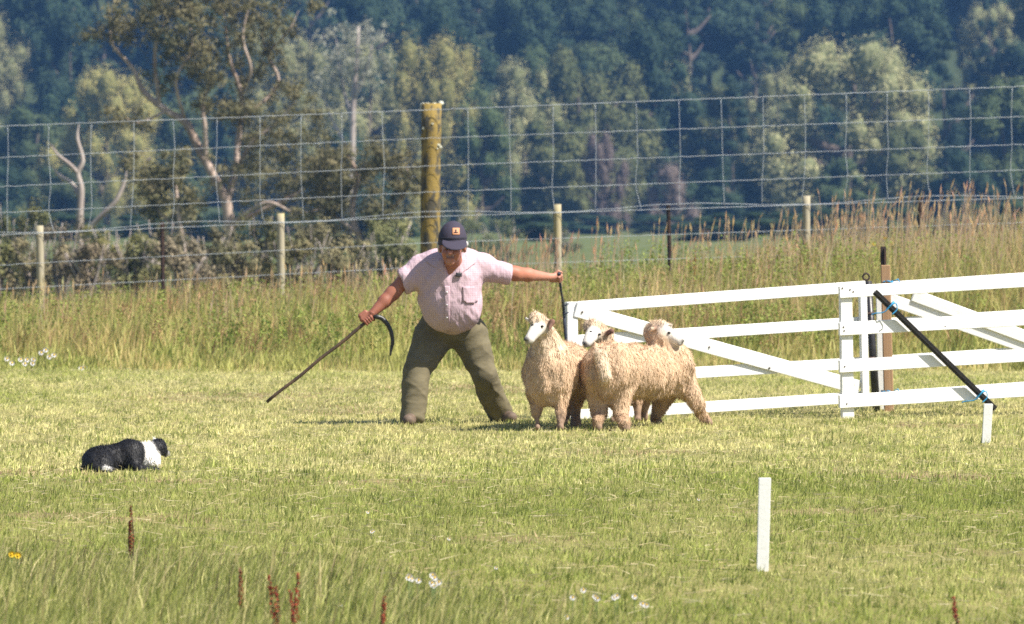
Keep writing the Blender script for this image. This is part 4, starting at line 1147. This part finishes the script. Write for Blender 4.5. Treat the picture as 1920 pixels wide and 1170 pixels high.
drape('pocket', st, ln(868, 896, 12), ln(537, 572, 12), DM, M['shirt'], shirt, .006, .006, lambda a, b: b < 572 - abs(a - 882) * .35)
drape('placket', st, ln(833, 843, 5), ln(536, 622, 26), DM, M['shirt'], shirt, .005, .005)
for yy in (548, 572, 596):
    drape('button', st, ln(836.6, 839.4, 3), ln(yy - 1.4, yy + 1.4, 3), DM, M['flower_white'], shirt, .010, .004)
drape('sunglasses', st, ln(855, 866, 6), ln(511, 519, 5), DM, M['black_metal'], man, .018, .008)

# trousers
tr = Shape()
tr.ell(P_(844, 610, .09), (.235, .185, .165), k=.05)
K1, A1 = P_(782, 697, -.08), P_(773, 781, -.17)
K2, A2 = P_(907, 703, .05), P_(936, 773, .32)
tr.cap(P_(812, 630, .08), K1, .156, .106, k=.03); tr.cap(K1, A1, .108, .098, k=.02)
tr.cap(P_(880, 630, .10), K2, .148, .098, k=.03); tr.cap(K2, A2, .102, .100, k=.02)
def crease(p, rot, sc, seed):
    c_, s_ = math.cos(rot), math.sin(rot)
    n_ = vnoise(p @ np.array([[c_, 0, s_], [0, 1, 0], [-s_, 0, c_]]), sc, seed)
    return .45 - np.sqrt(np.abs(n_))
def tfolds(p):
    low = np.clip((.38 - p[..., 2]) / .3, 0, 1)
    return -.013 * crease(p, .55, (5, 4, 10), 14) - .010 * crease(p, -.5, (6, 5, 13), 15) - .010 * low * crease(p, .1, (5, 5, 15), 16) + .006 * vnoise(p, 8, 17)
V, Q = skin(tr, .009, tfolds)
trs = link('trousers', np_mesh('trousers', V, None, Q, smooth=True), M['trousers'], man)
trs['label'] = 'loose olive green trousers'
# boots
for heel, toe in (((776, 789, -.12), (765, 793, -.34)), ((936, 785, .34), (959, 787, .20))):
    b = Shape(); h_, t_ = P_(*heel), P_(*toe); h_.z = .055; t_.z = .042
    b.cap(h_, t_, .048, .044, k=.02); b.cap(h_, h_ + Vector((0, 0, .08)), .05, .05, k=.03); b.ell((*t_.lerp(h_, .15).to_tuple()[:2], .03), (.05, .05, .03), k=.02)
    V, Q = skin(b, .008); V[:, 2] = np.maximum(V[:, 2], 0.002)
    link('boot', np_mesh('boot', V, None, Q, smooth=True), M['boot'], man)
# cap
cp = Shape()
cc = P_(848, 450, -0.405)
cp.ell(cc, (.108, .128, .148), rot=tilt)
cp.ell(cc + Vector((0, -.03, -.135)), (.20, .20, .105), k=.01, sub=True)
V, Q = skin(cp, .007)
capo = link('cap', np_mesh('cap', V, None, Q, smooth=True), M['cap'], man); capo['label'] = 'navy baseball cap with tan badge'
br = Shape()
br.ell(P_(852, 456.5, -0.535), (.098, .10, .012), rot=np.array(Matrix.Rotation(math.radians(30), 3, 'X') @ Matrix.Rotation(math.radians(5), 3, 'Y')))
V, Q = skin(br, .006)
link('brim', np_mesh('brim', V, None, Q, smooth=True), M['cap'], capo)
drape('band', cp, ln(822, 876, 26), ln(444.5, 448.5, 4), DM, M['cap_dark'], capo, .003, .004)
drape('badge', cp, ln(848, 862, 8), ln(427, 440, 8), DM, M['badge'], capo, .004, .004)
drape('emblem', cp, ln(851, 859, 9), ln(430, 437, 8), DM, M['cap_dark'], capo, .009, .002, lambda a, b: ((b > 434.2) & (b < 436.5)) | ((abs(a - 855) < 1.2) & (b < 435)))
hr = Shape(); hr.cap(P_(824, 458, -0.350), P_(825, 470, -0.320), .024, .016, k=.01); hr.cap(P_(872, 457, -0.350), P_(871, 470, -0.320), .024, .016, k=.01); hr.ell(P_(848, 466, -0.320), (.085, .06, .05), k=.02)
V, Q = skin(hr, .007, lambda p: .004 * vnoise(p, 60, 2)); link('hair', np_mesh('hair', V, None, Q, smooth=True), M['hair'], man)
for ex in (838.5, 852.5):
    e = P_(ex, 467, -.524); s_ = Shape().ell(e, (.012, .008, .008)); V, Q = skin(s_, .004, pad=.01); link('eye', np_mesh('eye', V, None, Q, smooth=True), M['eye'], man)

# crook and rope
ck = empty('shepherd_crook', CR_T, 'long brown crook with dark curved head in the lower hand', 'crook')
pts = [CR_T.lerp(CR_H + cr_ax * .05, i / 12) + Vector((0, 0, .004 * math.sin(i * 1.3))) for i in range(13)]
tubes('shaft', [(pts, np.linspace(.0125, .0135, 13))], M['crook'], ck, 10)
hk = [CR_H + cr_ax * .045, P_(706, 594, -.31), P_(716, 597, -.30), P_(727, 609, -.30), P_(734, 625, -.30), P_(736, 643, -.30), P_(733.5, 655, -.30), P_(732, 667, -.30)]
q = spline(hk, 6); tubes('head', [(q, np.interp(np.linspace(0, 1, len(q)), [0, .15, .3, .7, 1], [.0135, .019, .019, .014, .007]))], M['horn'], ck, 10)
rope = tubes('gate_rope', [(spline([ROPE_T + rp_ax * .05, ROPE_T, P_(1052, 545, .35), at(1056.5, 575, 40.9), at(1059, 610, 40.93), at(1062, 645, 40.93), at(1063, 700, 40.93)], 8), np.interp(np.linspace(0, 1, 49), [0, .1, .4, .5, 1], [.012, .012, .008, .012, .013])[:49])], M['rope'], None, 8)
tag(rope, 'dark rope held in the outstretched hand and running down the gate end', 'rope')
for zy in (572, 588):
    p = at(1061, zy, 40.93)
    tubes('knot', [([p + Vector((math.cos(t) * .02, math.sin(t) * .02, .01 * math.cos(t))) for t in np.linspace(0, 6.28, 11)], .006)], M['rope'], rope, 5)

# ------------------------------------------------------------------ sheep
WO, WL, WD, FW, LEG, EAR = (.66, .485, .33), (.72, .57, .42), (.54, .375, .245), (.72, .68, .63), (.34, .235, .17), (.26, .15, .115)
NOSE = (.05, .05, .055)
def fleece(V, Q, C, woolmask, n, length, parent, seed, colvar, width=.011, down=.75, name='fleece', mat=None, wave=.008, lift=.28):
    rng = np.random.default_rng(seed)
    N = vert_normals(V, Q)
    w = woolmask[Q].min(1)
    A = np.linalg.norm(np.cross(V[Q[:, 2]] - V[Q[:, 0]], V[Q[:, 3]] - V[Q[:, 1]]), axis=1) * (w > .5) * w
    k = rng.choice(len(Q), n, p=A / A.sum())
    b = rng.random((n, 4)); b /= b.sum(1)[:, None]
    p = (V[Q[k]] * b[..., None]).sum(1); nn = (N[Q[k]] * b[..., None]).sum(1); nn /= np.linalg.norm(nn, axis=1)[:, None]
    c = (C[Q[k]] * b[..., None]).sum(1)
    g = np.array([0, 0, -1.0]) - nn * (-nn[:, 2:3]) ; g = g / (np.linalg.norm(g, axis=1)[:, None] + .3)
    d = nn * (1 - down) + g * down + rng.normal(0, .16, (n, 3)); d /= np.linalg.norm(d, axis=1)[:, None]
    s = np.cross(d, nn); s /= np.linalg.norm(s, axis=1)[:, None] + 1e-9
    L = (length * rng.uniform(.6, 1.3, n) * np.interp(woolmask[Q[k]].mean(1), [.5, 1], [.4, 1]))[:, None]; W_ = (width * rng.uniform(.6, 1.3, n))[:, None]
    wv = rng.uniform(-1, 1, (n, 1)) * wave
    p = p - nn * .004
    V_ = np.stack([p - s * W_ * .5, p + s * W_ * .5, p + d * L * .5 + nn * L * lift + s * wv - s * W_ * .5, p + d * L * .5 + nn * L * lift + s * wv + s * W_ * .5, p + d * L + nn * L * lift * .5 - s * wv], 1).reshape(-1, 3)
    i = np.arange(n)[:, None] * 5
    T = np.concatenate([i + [0, 1, 3], i + [0, 3, 2], i + [2, 3, 4]], 1).reshape(-1, 3)
    cc = c * rng.uniform(*colvar, (n, 1))
    return link(name, np_mesh(name, V_, T, None, np.repeat(cc, 5, 0)), mat or M['wool'], parent)
def make_sheep(sh, label, seed, eyes, n=9000, root=None):
    """one continuous body; wool where the colour is woolly, smooth white face and short haired shins"""
    def disp(p): return .018 * vnoise(p, (13, 13, 7), seed) + .011 * vnoise(p, (34, 34, 13), seed + 1)
    lo, hi = sh.bounds()
    fprims = [(f, a) for f, a, k, c, sub in sh.ops if c in (FW, NOSE, EAR) and not sub]
    def disp2(p):
        d = disp(p); m = np.min([f(p, *a) for f, a in fprims], axis=0)
        return d * np.clip((m - .002) / .02, 0, 1)
    V, Q = skin(sh, .0105, disp2)
    C = sh.paint(V, WO, .008)
    wool = np.ones(len(V))
    m = np.min([f(V, *a) for f, a in fprims], axis=0); wool *= np.clip((m - .004) / .012, 0, 1)
    lprims = [(f, a) for f, a, k, c, sub in sh.ops if c == LEG and not sub]
    if lprims:
        ml = np.min([f(V, *a) for f, a in lprims], axis=0); wool *= np.clip(.45 + (ml - .004) / .03, .35, 1)
    C *= (1 + .16 * vnoise(V, (14, 14, 7), seed + 3) + .10 * vnoise(V, (45, 45, 18), seed + 4))[:, None]
    V[:, 2] = np.maximum(V[:, 2], .0)
    o = link('sheep', np_mesh('sheep', V, None, Q, C, smooth=True), M['wool'])
    tag(o, label, 'sheep', 'three long woolled sheep by the gate')
    C2 = C * (1 + .16 * vnoise(V, (30, 30, 9), seed + 5) + .12 * vnoise(V, (60, 60, 16), seed + 6))[:, None]
    fleece(V, Q, C2, wool, n * 3, .034, o, seed + 7, (.86, 1.10), width=.0042, wave=.006, down=.9, lift=.10)
    for e, r in eyes:
        s_ = Shape().ell(e, (r, r, r * .75)); v, q = skin(s_, .004, pad=.01); link('eye', np_mesh('eye', v, None, q, smooth=True), M['eye'], o)
    return o
def mk(D0):
    f = lambda px, py, dy=0.0: at(px, py, D0 + dy)
    def foot(px, D):
        return Vector((gx(px, D), D, .022))
    return f, foot
u = 1 / 253.0       # metres per photo pixel where the sheep stand

# the one at the left, facing the camera
S, ft = mk(38.85)
sh = Shape()
sh.cap(S(1034, 695, .05), S(1066, 694, .72), .205, .200, k=.05, col=WO)
sh.ell(S(1032, 702, -.05), (.185, .17, .235), k=.06, col=WO)
sh.cap(S(1031, 675, -.05), S(1020, 622, -.12), .142, .088, k=.05, col=WL)
sh.ell(S(1014, 608, -.13), (.080, .09, .074), k=.04, col=WL)
sh.ell(S(1008, 598, -.18), (.065, .06, .05), k=.03, col=WL)
sh.cap(S(1009, 614, -.21), S(994, 634, -.335), .056, .037, k=.02, col=FW)
sh.ell(S(992, 638, -.345), (.036, .035, .030), k=.015, col=FW)
sh.cap(S(988, 643.5, -.372), S(998, 646, -.355), .006, .005, k=.003, col=NOSE)
sh.ell(S(987, 636, -.378), (.024, .018, .016), k=.004, col=NOSE)
sh.cap(S(999, 604, -.13), S(986, 597, -.09), .020, .010, k=.01, col=FW)
sh.cap(S(1029, 606, -.16), S(1036, 603, -.22), .018, .020, k=.01, col=EAR); sh.cap(S(1035, 604, -.22), S(1030, 617, -.26), .020, .010, k=.01, col=EAR)
for (a, b, c, D, r) in ((1006, 740, -.03, 38.78, .062), (1050, 742, -.06, 38.68, .06), (1083, 735, .58, 39.40, .075), (1062, 735, .75, 39.62, .07)):
    k_ = S(a, b, c); f_ = ft(a + (1 if a < 1040 else (2 if a < 1060 else -3)), D); mid = k_.lerp(f_, .55)
    sh.cap(k_, mid, r, .036, k=.04, col=WD); sh.cap(mid, f_ + Vector((0, 0, .03)), .034, .024, k=.015, col=LEG); sh.cap(f_ + Vector((0, 0, .012)), f_ + Vector((0, -.03, 0)), .027, .024, k=.008, col=LEG)
make_sheep(sh, 'woolly white faced sheep at the left, standing face on to the camera', 31,
           [(S(1016.5, 612, -.265), .013), (S(999, 610, -.262), .012)])

# the one turned away, rump to the camera
S, ft = mk(38.95)
sh = Shape()
sh.cap(S(1141, 697, -.02), S(1235, 696, .70), .205, .195, k=.05, col=WO)
sh.ell(S(1143, 695, -.08), (.20, .17, .205), k=.05, col=WO)
sh.ell(S(1268, 690, .78), (.13, .15, .19), k=.07, col=WO)
sh.cap(S(1240, 668, .72), S(1234, 626, .70), .118, .082, k=.05, col=WO)
sh.cap(S(1262, 686, .70), S(1243, 636, .64), .135, .085, k=.06, col=WO)
sh.ell(S(1234, 622, .68), (.085, .085, .078), k=.04, col=WL)
sh.ell(S(1240, 611, .66), (.075, .065, .045), k=.03, col=WL)
sh.cap(S(1246, 622, .62), S(1271, 639, .58), .056, .036, k=.02, col=FW)
sh.ell(S(1274, 641, .575), (.030, .034, .032), k=.012, col=FW)
sh.cap(S(1272, 647, .548), S(1280, 646, .553), .005, .005, k=.003, col=NOSE)
sh.ell(S(1280.5, 639, .555), (.013, .014, .013), k=.004, col=NOSE)
sh.cap(S(1232, 614, .60), S(1224, 617, .575), .016, .015, k=.01, col=EAR); sh.cap(S(1222, 617, .57), S(1217, 624, .56), .018, .008, k=.01, col=WL)
sh.cap(S(1129, 666, -.23), S(1133, 706, -.265), .050, .062, k=.025, col=WL)
for L in (((1121, 735, -.03), (1124, 772, -.05), (1121, 38.80), .088, .058), ((1163, 737, -.08), (1166, 773, -.10), (1171, 38.72), .092, .060)):
    k_, m_, f_ = S(*L[0]), S(*L[1]), ft(*L[2])
    sh.cap(k_, m_, L[3], L[4], k=.04, col=WO); sh.cap(m_, f_ + Vector((0, 0, .03)), L[4] * .9, .042, k=.02, col=WD); sh.cap(f_ + Vector((0, 0, .012)), f_ + Vector((.01, -.02, 0)), .036, .03, k=.01, col=LEG)
k_, m_, f_ = S(1276, 712, .76), S(1308, 756, .72), ft(1320, 39.75)
sh.cap(k_, m_, .115, .062, k=.05, col=WO); sh.cap(m_, f_ + Vector((0, 0, .03)), .058, .036, k=.02, col=WD); sh.cap(f_ + Vector((0, 0, .01)), f_ + Vector((.03, -.01, 0)), .032, .026, k=.01, col=LEG)
k_, m_, f_ = S(1245, 738, .85), S(1236, 770, .9), ft(1227, 39.9)
sh.cap(k_, m_, .09, .055, k=.04, col=WD); sh.cap(m_, f_ + Vector((0, 0, .03)), .052, .034, k=.02, col=WD); sh.cap(f_ + Vector((0, 0, .01)), f_ + Vector((.03, -.01, 0)), .03, .026, k=.01, col=LEG)
make_sheep(sh, 'sheep with its rump to the camera and head turned right, one foreleg stretched forward', 51,
           [(S(1254.5, 624, .56), .013)], 10500)

# the one in the middle, mostly hidden, looking left over its neighbour's back
S, ft = mk(40.25)
sh = Shape()
sh.cap(S(1152, 706, .10), S(1214, 702, .22), .185, .18, k=.05, col=WO)
sh.cap(S(1150, 690, .05), S(1128, 640, -.08), .118, .085, k=.05, col=WL)
sh.ell(S(1123, 627, -.10), (.082, .085, .075), k=.04, col=WL)
sh.ell(S(1113, 611, -.13), (.075, .065, .048), k=.03, col=WL)
sh.cap(S(1112, 626, -.19), S(1102, 640, -.29), .058, .040, k=.02, col=FW)
sh.ell(S(1100, 644, -.31), (.036, .034, .030), k=.012, col=FW)
sh.cap(S(1096, 650, -.335), S(1103, 652, -.32), .006, .005, k=.003, col=NOSE)
sh.ell(S(1096, 643, -.343), (.021, .018, .014), k=.004, col=NOSE)
sh.cap(S(1136, 626, -.15), S(1147, 621, -.20), .018, .022, k=.01, col=EAR)
for (a, b, c, D, r) in ((1150, 735, .05, 40.2, .07), (1196, 735, .1, 40.3, .07), (1158, 735, .3, 40.5, .07), (1208, 735, .35, 40.6, .07)):
    k_ = S(a, b, c); f_ = ft(a, D); mid = k_.lerp(f_, .55)
    sh.cap(k_, mid, r, .036, k=.04, col=WD); sh.cap(mid, f_ + Vector((0, 0, .03)), .034, .024, k=.015, col=LEG); sh.cap(f_ + Vector((0, 0, .012)), f_ + Vector((0, -.03, 0)), .027, .024, k=.008, col=LEG)
make_sheep(sh, 'half hidden sheep in the middle, white face looking left over its neighbour', 71,
           [(S(1124, 627, -.235), .013), (S(1108, 622, -.255), .011)], 7000)

# ------------------------------------------------------------------ the dog
DD = 32.55
S = lambda px, py, dy=0.0: at(px, py, DD + dy)
BK, WH = (.011, .0105, .012), (.74, .71, .68)
dg = Shape()
dg.ell(S(187, 863, .0), (.108, .13, .074), k=.05, col=BK)
dg.cap(S(184, 861, .02), S(240, 854, .10), .070, .086, k=.05, col=BK)
dg.ell(S(245, 850, .10), (.092, .10, .086), k=.04, col=BK)
dg.ell(S(186, 872, -.10), (.085, .06, .06), k=.03, col=BK)                                # near thigh
dg.cap(S(178, 878, -.15), S(212, 880, -.18), .022, .018, k=.015, col=BK)
dg.cap(S(197, 877, -.18), S(207, 879.5, -.19), .012, .009, k=.006, col=WH)
dg.cap(S(250, 868, .03), S(262, 880, .0), .04, .03, k=.03, col=BK); dg.cap(S(262, 880, .0), S(296, 883, .06), .024, .02, k=.015, col=BK)
dg.cap(S(268, 852, .14), S(283, 847, .17), .074, .062, k=.025, col=WH)
dg.cap(S(280, 862, .12), S(290, 866, .16), .045, .035, k=.03, col=WH)
dg.ell(S(297, 838, .20), (.052, .075, .052), k=.012, col=BK)
dg.cap(S(303, 843, .22), S(311, 849, .26), .034, .020, k=.012, col=BK)
dg.ell(S(313, 848.5, .255), (.013, .02, .014), k=.006, col=WH)
dg.cap(S(291, 827, .22), S(289, 822.5, .20), .016, .007, k=.008, col=WH); dg.cap(S(301, 828, .27), S(303, 823, .26), .015, .006, k=.008, col=BK)
dg.cap(S(165, 872, .03), S(153, 884, -.05), .03, .022, k=.02, col=BK)
V, Q = skin(dg, .0075, lambda p: .004 * vnoise(p, 30, 5))
V[:, 2] = np.maximum(V[:, 2], .002)
C = dg.paint(V, BK, .003)
dog = link('dog', np_mesh('dog', V, None, Q, C, smooth=True), M['fur'])
tag(dog, 'black and white sheepdog lying low in the grass at the left', 'dog')
fleece(V, Q, C, np.ones(len(V)), 14000, .017, dog, 91, (.85, 1.5), width=.0028, down=.85, name='coat', mat=M['fur'], wave=.002)
for e in (S(306, 836, .30),):
    s_ = Shape().ell(e, (.007, .007, .006)); v, q = skin(s_, .003, pad=.01); link('eye', np_mesh('eye', v, None, q, smooth=True), M['eye'], dog)

# ------------------------------------------------------------------ docks and flowers
def dock(px, foot, top, label, seed, col=(.24, .045, .025), n_stem=1, spread=10, D=None):
    rng = np.random.default_rng(seed)
    D = D or CAMH * FPX / (foot - HZ)
    x0 = gx(px, D); z0 = tz(x0, D)
    root = empty('dock_plant', (x0, D, z0), label, 'weed', 'red brown docks')
    for s in range(n_stem):
        t = at(px + rng.uniform(-spread, spread), top + (0 if s == 0 else rng.uniform(5, 40)), D); b = Vector((x0 + rng.uniform(-.01, .01), D + rng.uniform(-.02, .02), z0 - .01))
        q = spline([b, b.lerp(t, .5) + Vector((rng.uniform(-.01, .01), 0, 0)), t], 6)
        tubes('stem', [(q, np.linspace(.004, .002, len(q)))], M['crook'], root, 5)
        n = 90; f = rng.uniform(.3, 1, n); L = (t - b).length
        pp = np.array([b.lerp(t, float(v)) for v in f]); a = rng.random(n) * 6.28; r = (.010 * (1.15 - f) + .002) * (.6 + .6 * np.sin(f * 40) ** 2)
        pp = pp + np.stack([np.cos(a) * r, np.sin(a) * r, rng.uniform(-.01, .01, n)], 1)
        B = np.concatenate([pp, np.full((n, 3), .004)], 1)
        V, T, C = leaf_cloud(B, n * 3, .008, np.array(col) * .9, np.array(col) * 2.0, rng, .6, .2, .7, spread=.4)
        link('seed_head', np_mesh('seed_head', V, T, None, C), M['dock'], root)
dock(245, 1060, 948, 'tall red-brown dock spike left of centre in the foreground grass', 1, (.17, .055, .03), 2, 14)
dock(455, 1165, 1065, 'thin dark dock spike between the tall left one and the red clump', 2, (.16, .05, .03), 1)
dock(520, 1200, 1080, 'red dock with two spikes at the bottom edge, left of its twin', 3, (.24, .045, .03), 2, 18)
dock(552, 1200, 1075, 'upright red dock spike at the bottom edge, right of its twin', 4, (.25, .045, .03), 2, 8)
dock(712, 1205, 1120, 'leaning red dock spike at the bottom edge below the daisies', 5, (.24, .05, .03), 1, 14)
dock(1303, 690, 470, 'rusty orange dock standing in the verge above the gate', 6, (.42, .13, .04), 4, 12, 62.5)
dock(316, 690, 545, 'brown withered dock in the verge behind the dark steel post', 7, (.27, .12, .06), 4, 20, 61)
dock(1790, 1180, 1120, 'small reddish dock spike at the lower right edge', 8, (.22, .06, .04), 1, 8)
dock(398, 700, 640, 'small dark dock at the mown edge left of the person', 9, (.14, .07, .04), 2, 6, 55)

def flower(px, py, D, r, kind, label, group, stem_h):
    c = at(px, py, D); x, y = c.x, c.y; z = tz(x, y)
    c.z = max(c.z, z + .03)
    root = empty({'w': 'daisy', 'y': 'yellow_flower'}[kind], (x, y, z), label, 'flower', group)
    tubes('stem', [([Vector((x, y + .004, z - .005)), c], .0018)], M['flower_stem'], root, 4)
    V, T = [], []
    n = 9
    for i in range(n):
        a = i / n * 6.28; d = Vector((math.cos(a), -.35, math.sin(a) * .8)).normalized(); s = Vector((-math.sin(a), 0, math.cos(a) * .8)) * r * .3
        k = len(V); V += [c, c + d * r * .6 + s, c + d * r, c + d * r * .6 - s]; T += [(k, k + 1, k + 2), (k, k + 2, k + 3)]
    link('petals', np_mesh('petals', np.array([tuple(v) for v in V]), np.array(T)), M['flower_white' if kind == 'w' else 'flower_yellow'], root)
    b = bmesh.new(); bmesh.ops.create_icosphere(b, subdivisions=1, radius=r * .3)
    for v in b.verts: v.co = v.co + c + Vector((0, -r * .2, 0))
    me = bpy.data.meshes.new('centre'); b.to_mesh(me); b.free(); link('centre', me, M['flower_yellow'], root)
rf = random.Random(3)
for px, py in ((766, 1083), (772, 1085), (768, 1080), (785, 1088), (811, 1078), (815, 1083), (810, 1093), (817, 1094), (823, 1091), (813, 1098)):
    flower(px, py, 21.2 + rf.uniform(-.1, .1), .015, 'w', 'white daisy in the cluster at the bottom centre of the grass', 'daisies at the bottom centre', .05)
for px, py in ((1074, 1120), (1094, 1106), (1116, 1118), (1120, 1122), (1152, 1120), (1157, 1117), (1205, 1132), (1212, 1134), (1190, 1118), (1063, 1168)):
    flower(px, py, 20.5 + rf.uniform(-.1, .1), .014, 'w', 'white daisy in the row left of the tall foreground stake', 'daisies near the stake', .05)
for px, py in ((22, 1039), (34, 1041)):
    flower(px, py, 23.2, .018, 'y', 'yellow flower at the lower left edge of the grass', 'yellow flowers at the left', .15)
for px, py in ((12, 676), (22, 682), (36, 674), (44, 680), (52, 672), (58, 678), (66, 676), (78, 660), (86, 657), (92, 668), (100, 662), (148, 690), (156, 688)):
    flower(px + rf.uniform(-4, 4), py + rf.uniform(-4, 4), 53.2 + rf.uniform(-.3, .3), .032, 'w', 'white daisy in the patch at the left mown edge', 'daisies at the left mown edge', .2)
for px, py in ((1639, 457), (1660, 447), (1675, 455)):
    flower(px, py, 63.0, .026, 'y', 'yellow ragwort flower in the tall grass above the gate corner', 'yellow ragwort in the verge', .5)
for px, py in ((690, 960), (700, 995), (697, 997), (842, 1010), (1310, 936), (930, 1070), (590, 1115), (638, 1136)):
    D = CAMH * FPX / (py + 12 - HZ)
    flower(px, py, D, .010, 'w', 'single white daisy scattered in the greener turf', 'scattered turf daisies', .03)

# ------------------------------------------------------------------ the air
def haze_box():
    bm = bmesh.new(); bmesh.ops.create_cube(bm, size=1)
    for v in bm.verts: v.co = Vector((v.co.x * 560, 500 + v.co.y * 1030, -4 if v.co.z < 0 else 150))
    me = bpy.data.meshes.new('haze'); bm.to_mesh(me); bm.free()
    m = bpy.data.materials.new('blue_air'); m.use_nodes = True; nt = m.node_tree
    nt.nodes.remove(nt.nodes['Principled BSDF'])
    pv = nt.nodes.new('ShaderNodeVolumePrincipled')
    pv.inputs['Color'].default_value = (.20, .46, 1.0, 1)
    pv.inputs['Density'].default_value = HAZE
    pv.inputs['Anisotropy'].default_value = 0.0
    nt.links.new(pv.outputs['Volume'], nt.nodes['Material Output'].inputs['Volume'])
    o = link('haze', me, m)
    tag(o, 'thin blue summer haze in front of the hill', 'haze', kind='stuff')
HAZE = 0.00024
haze_box()
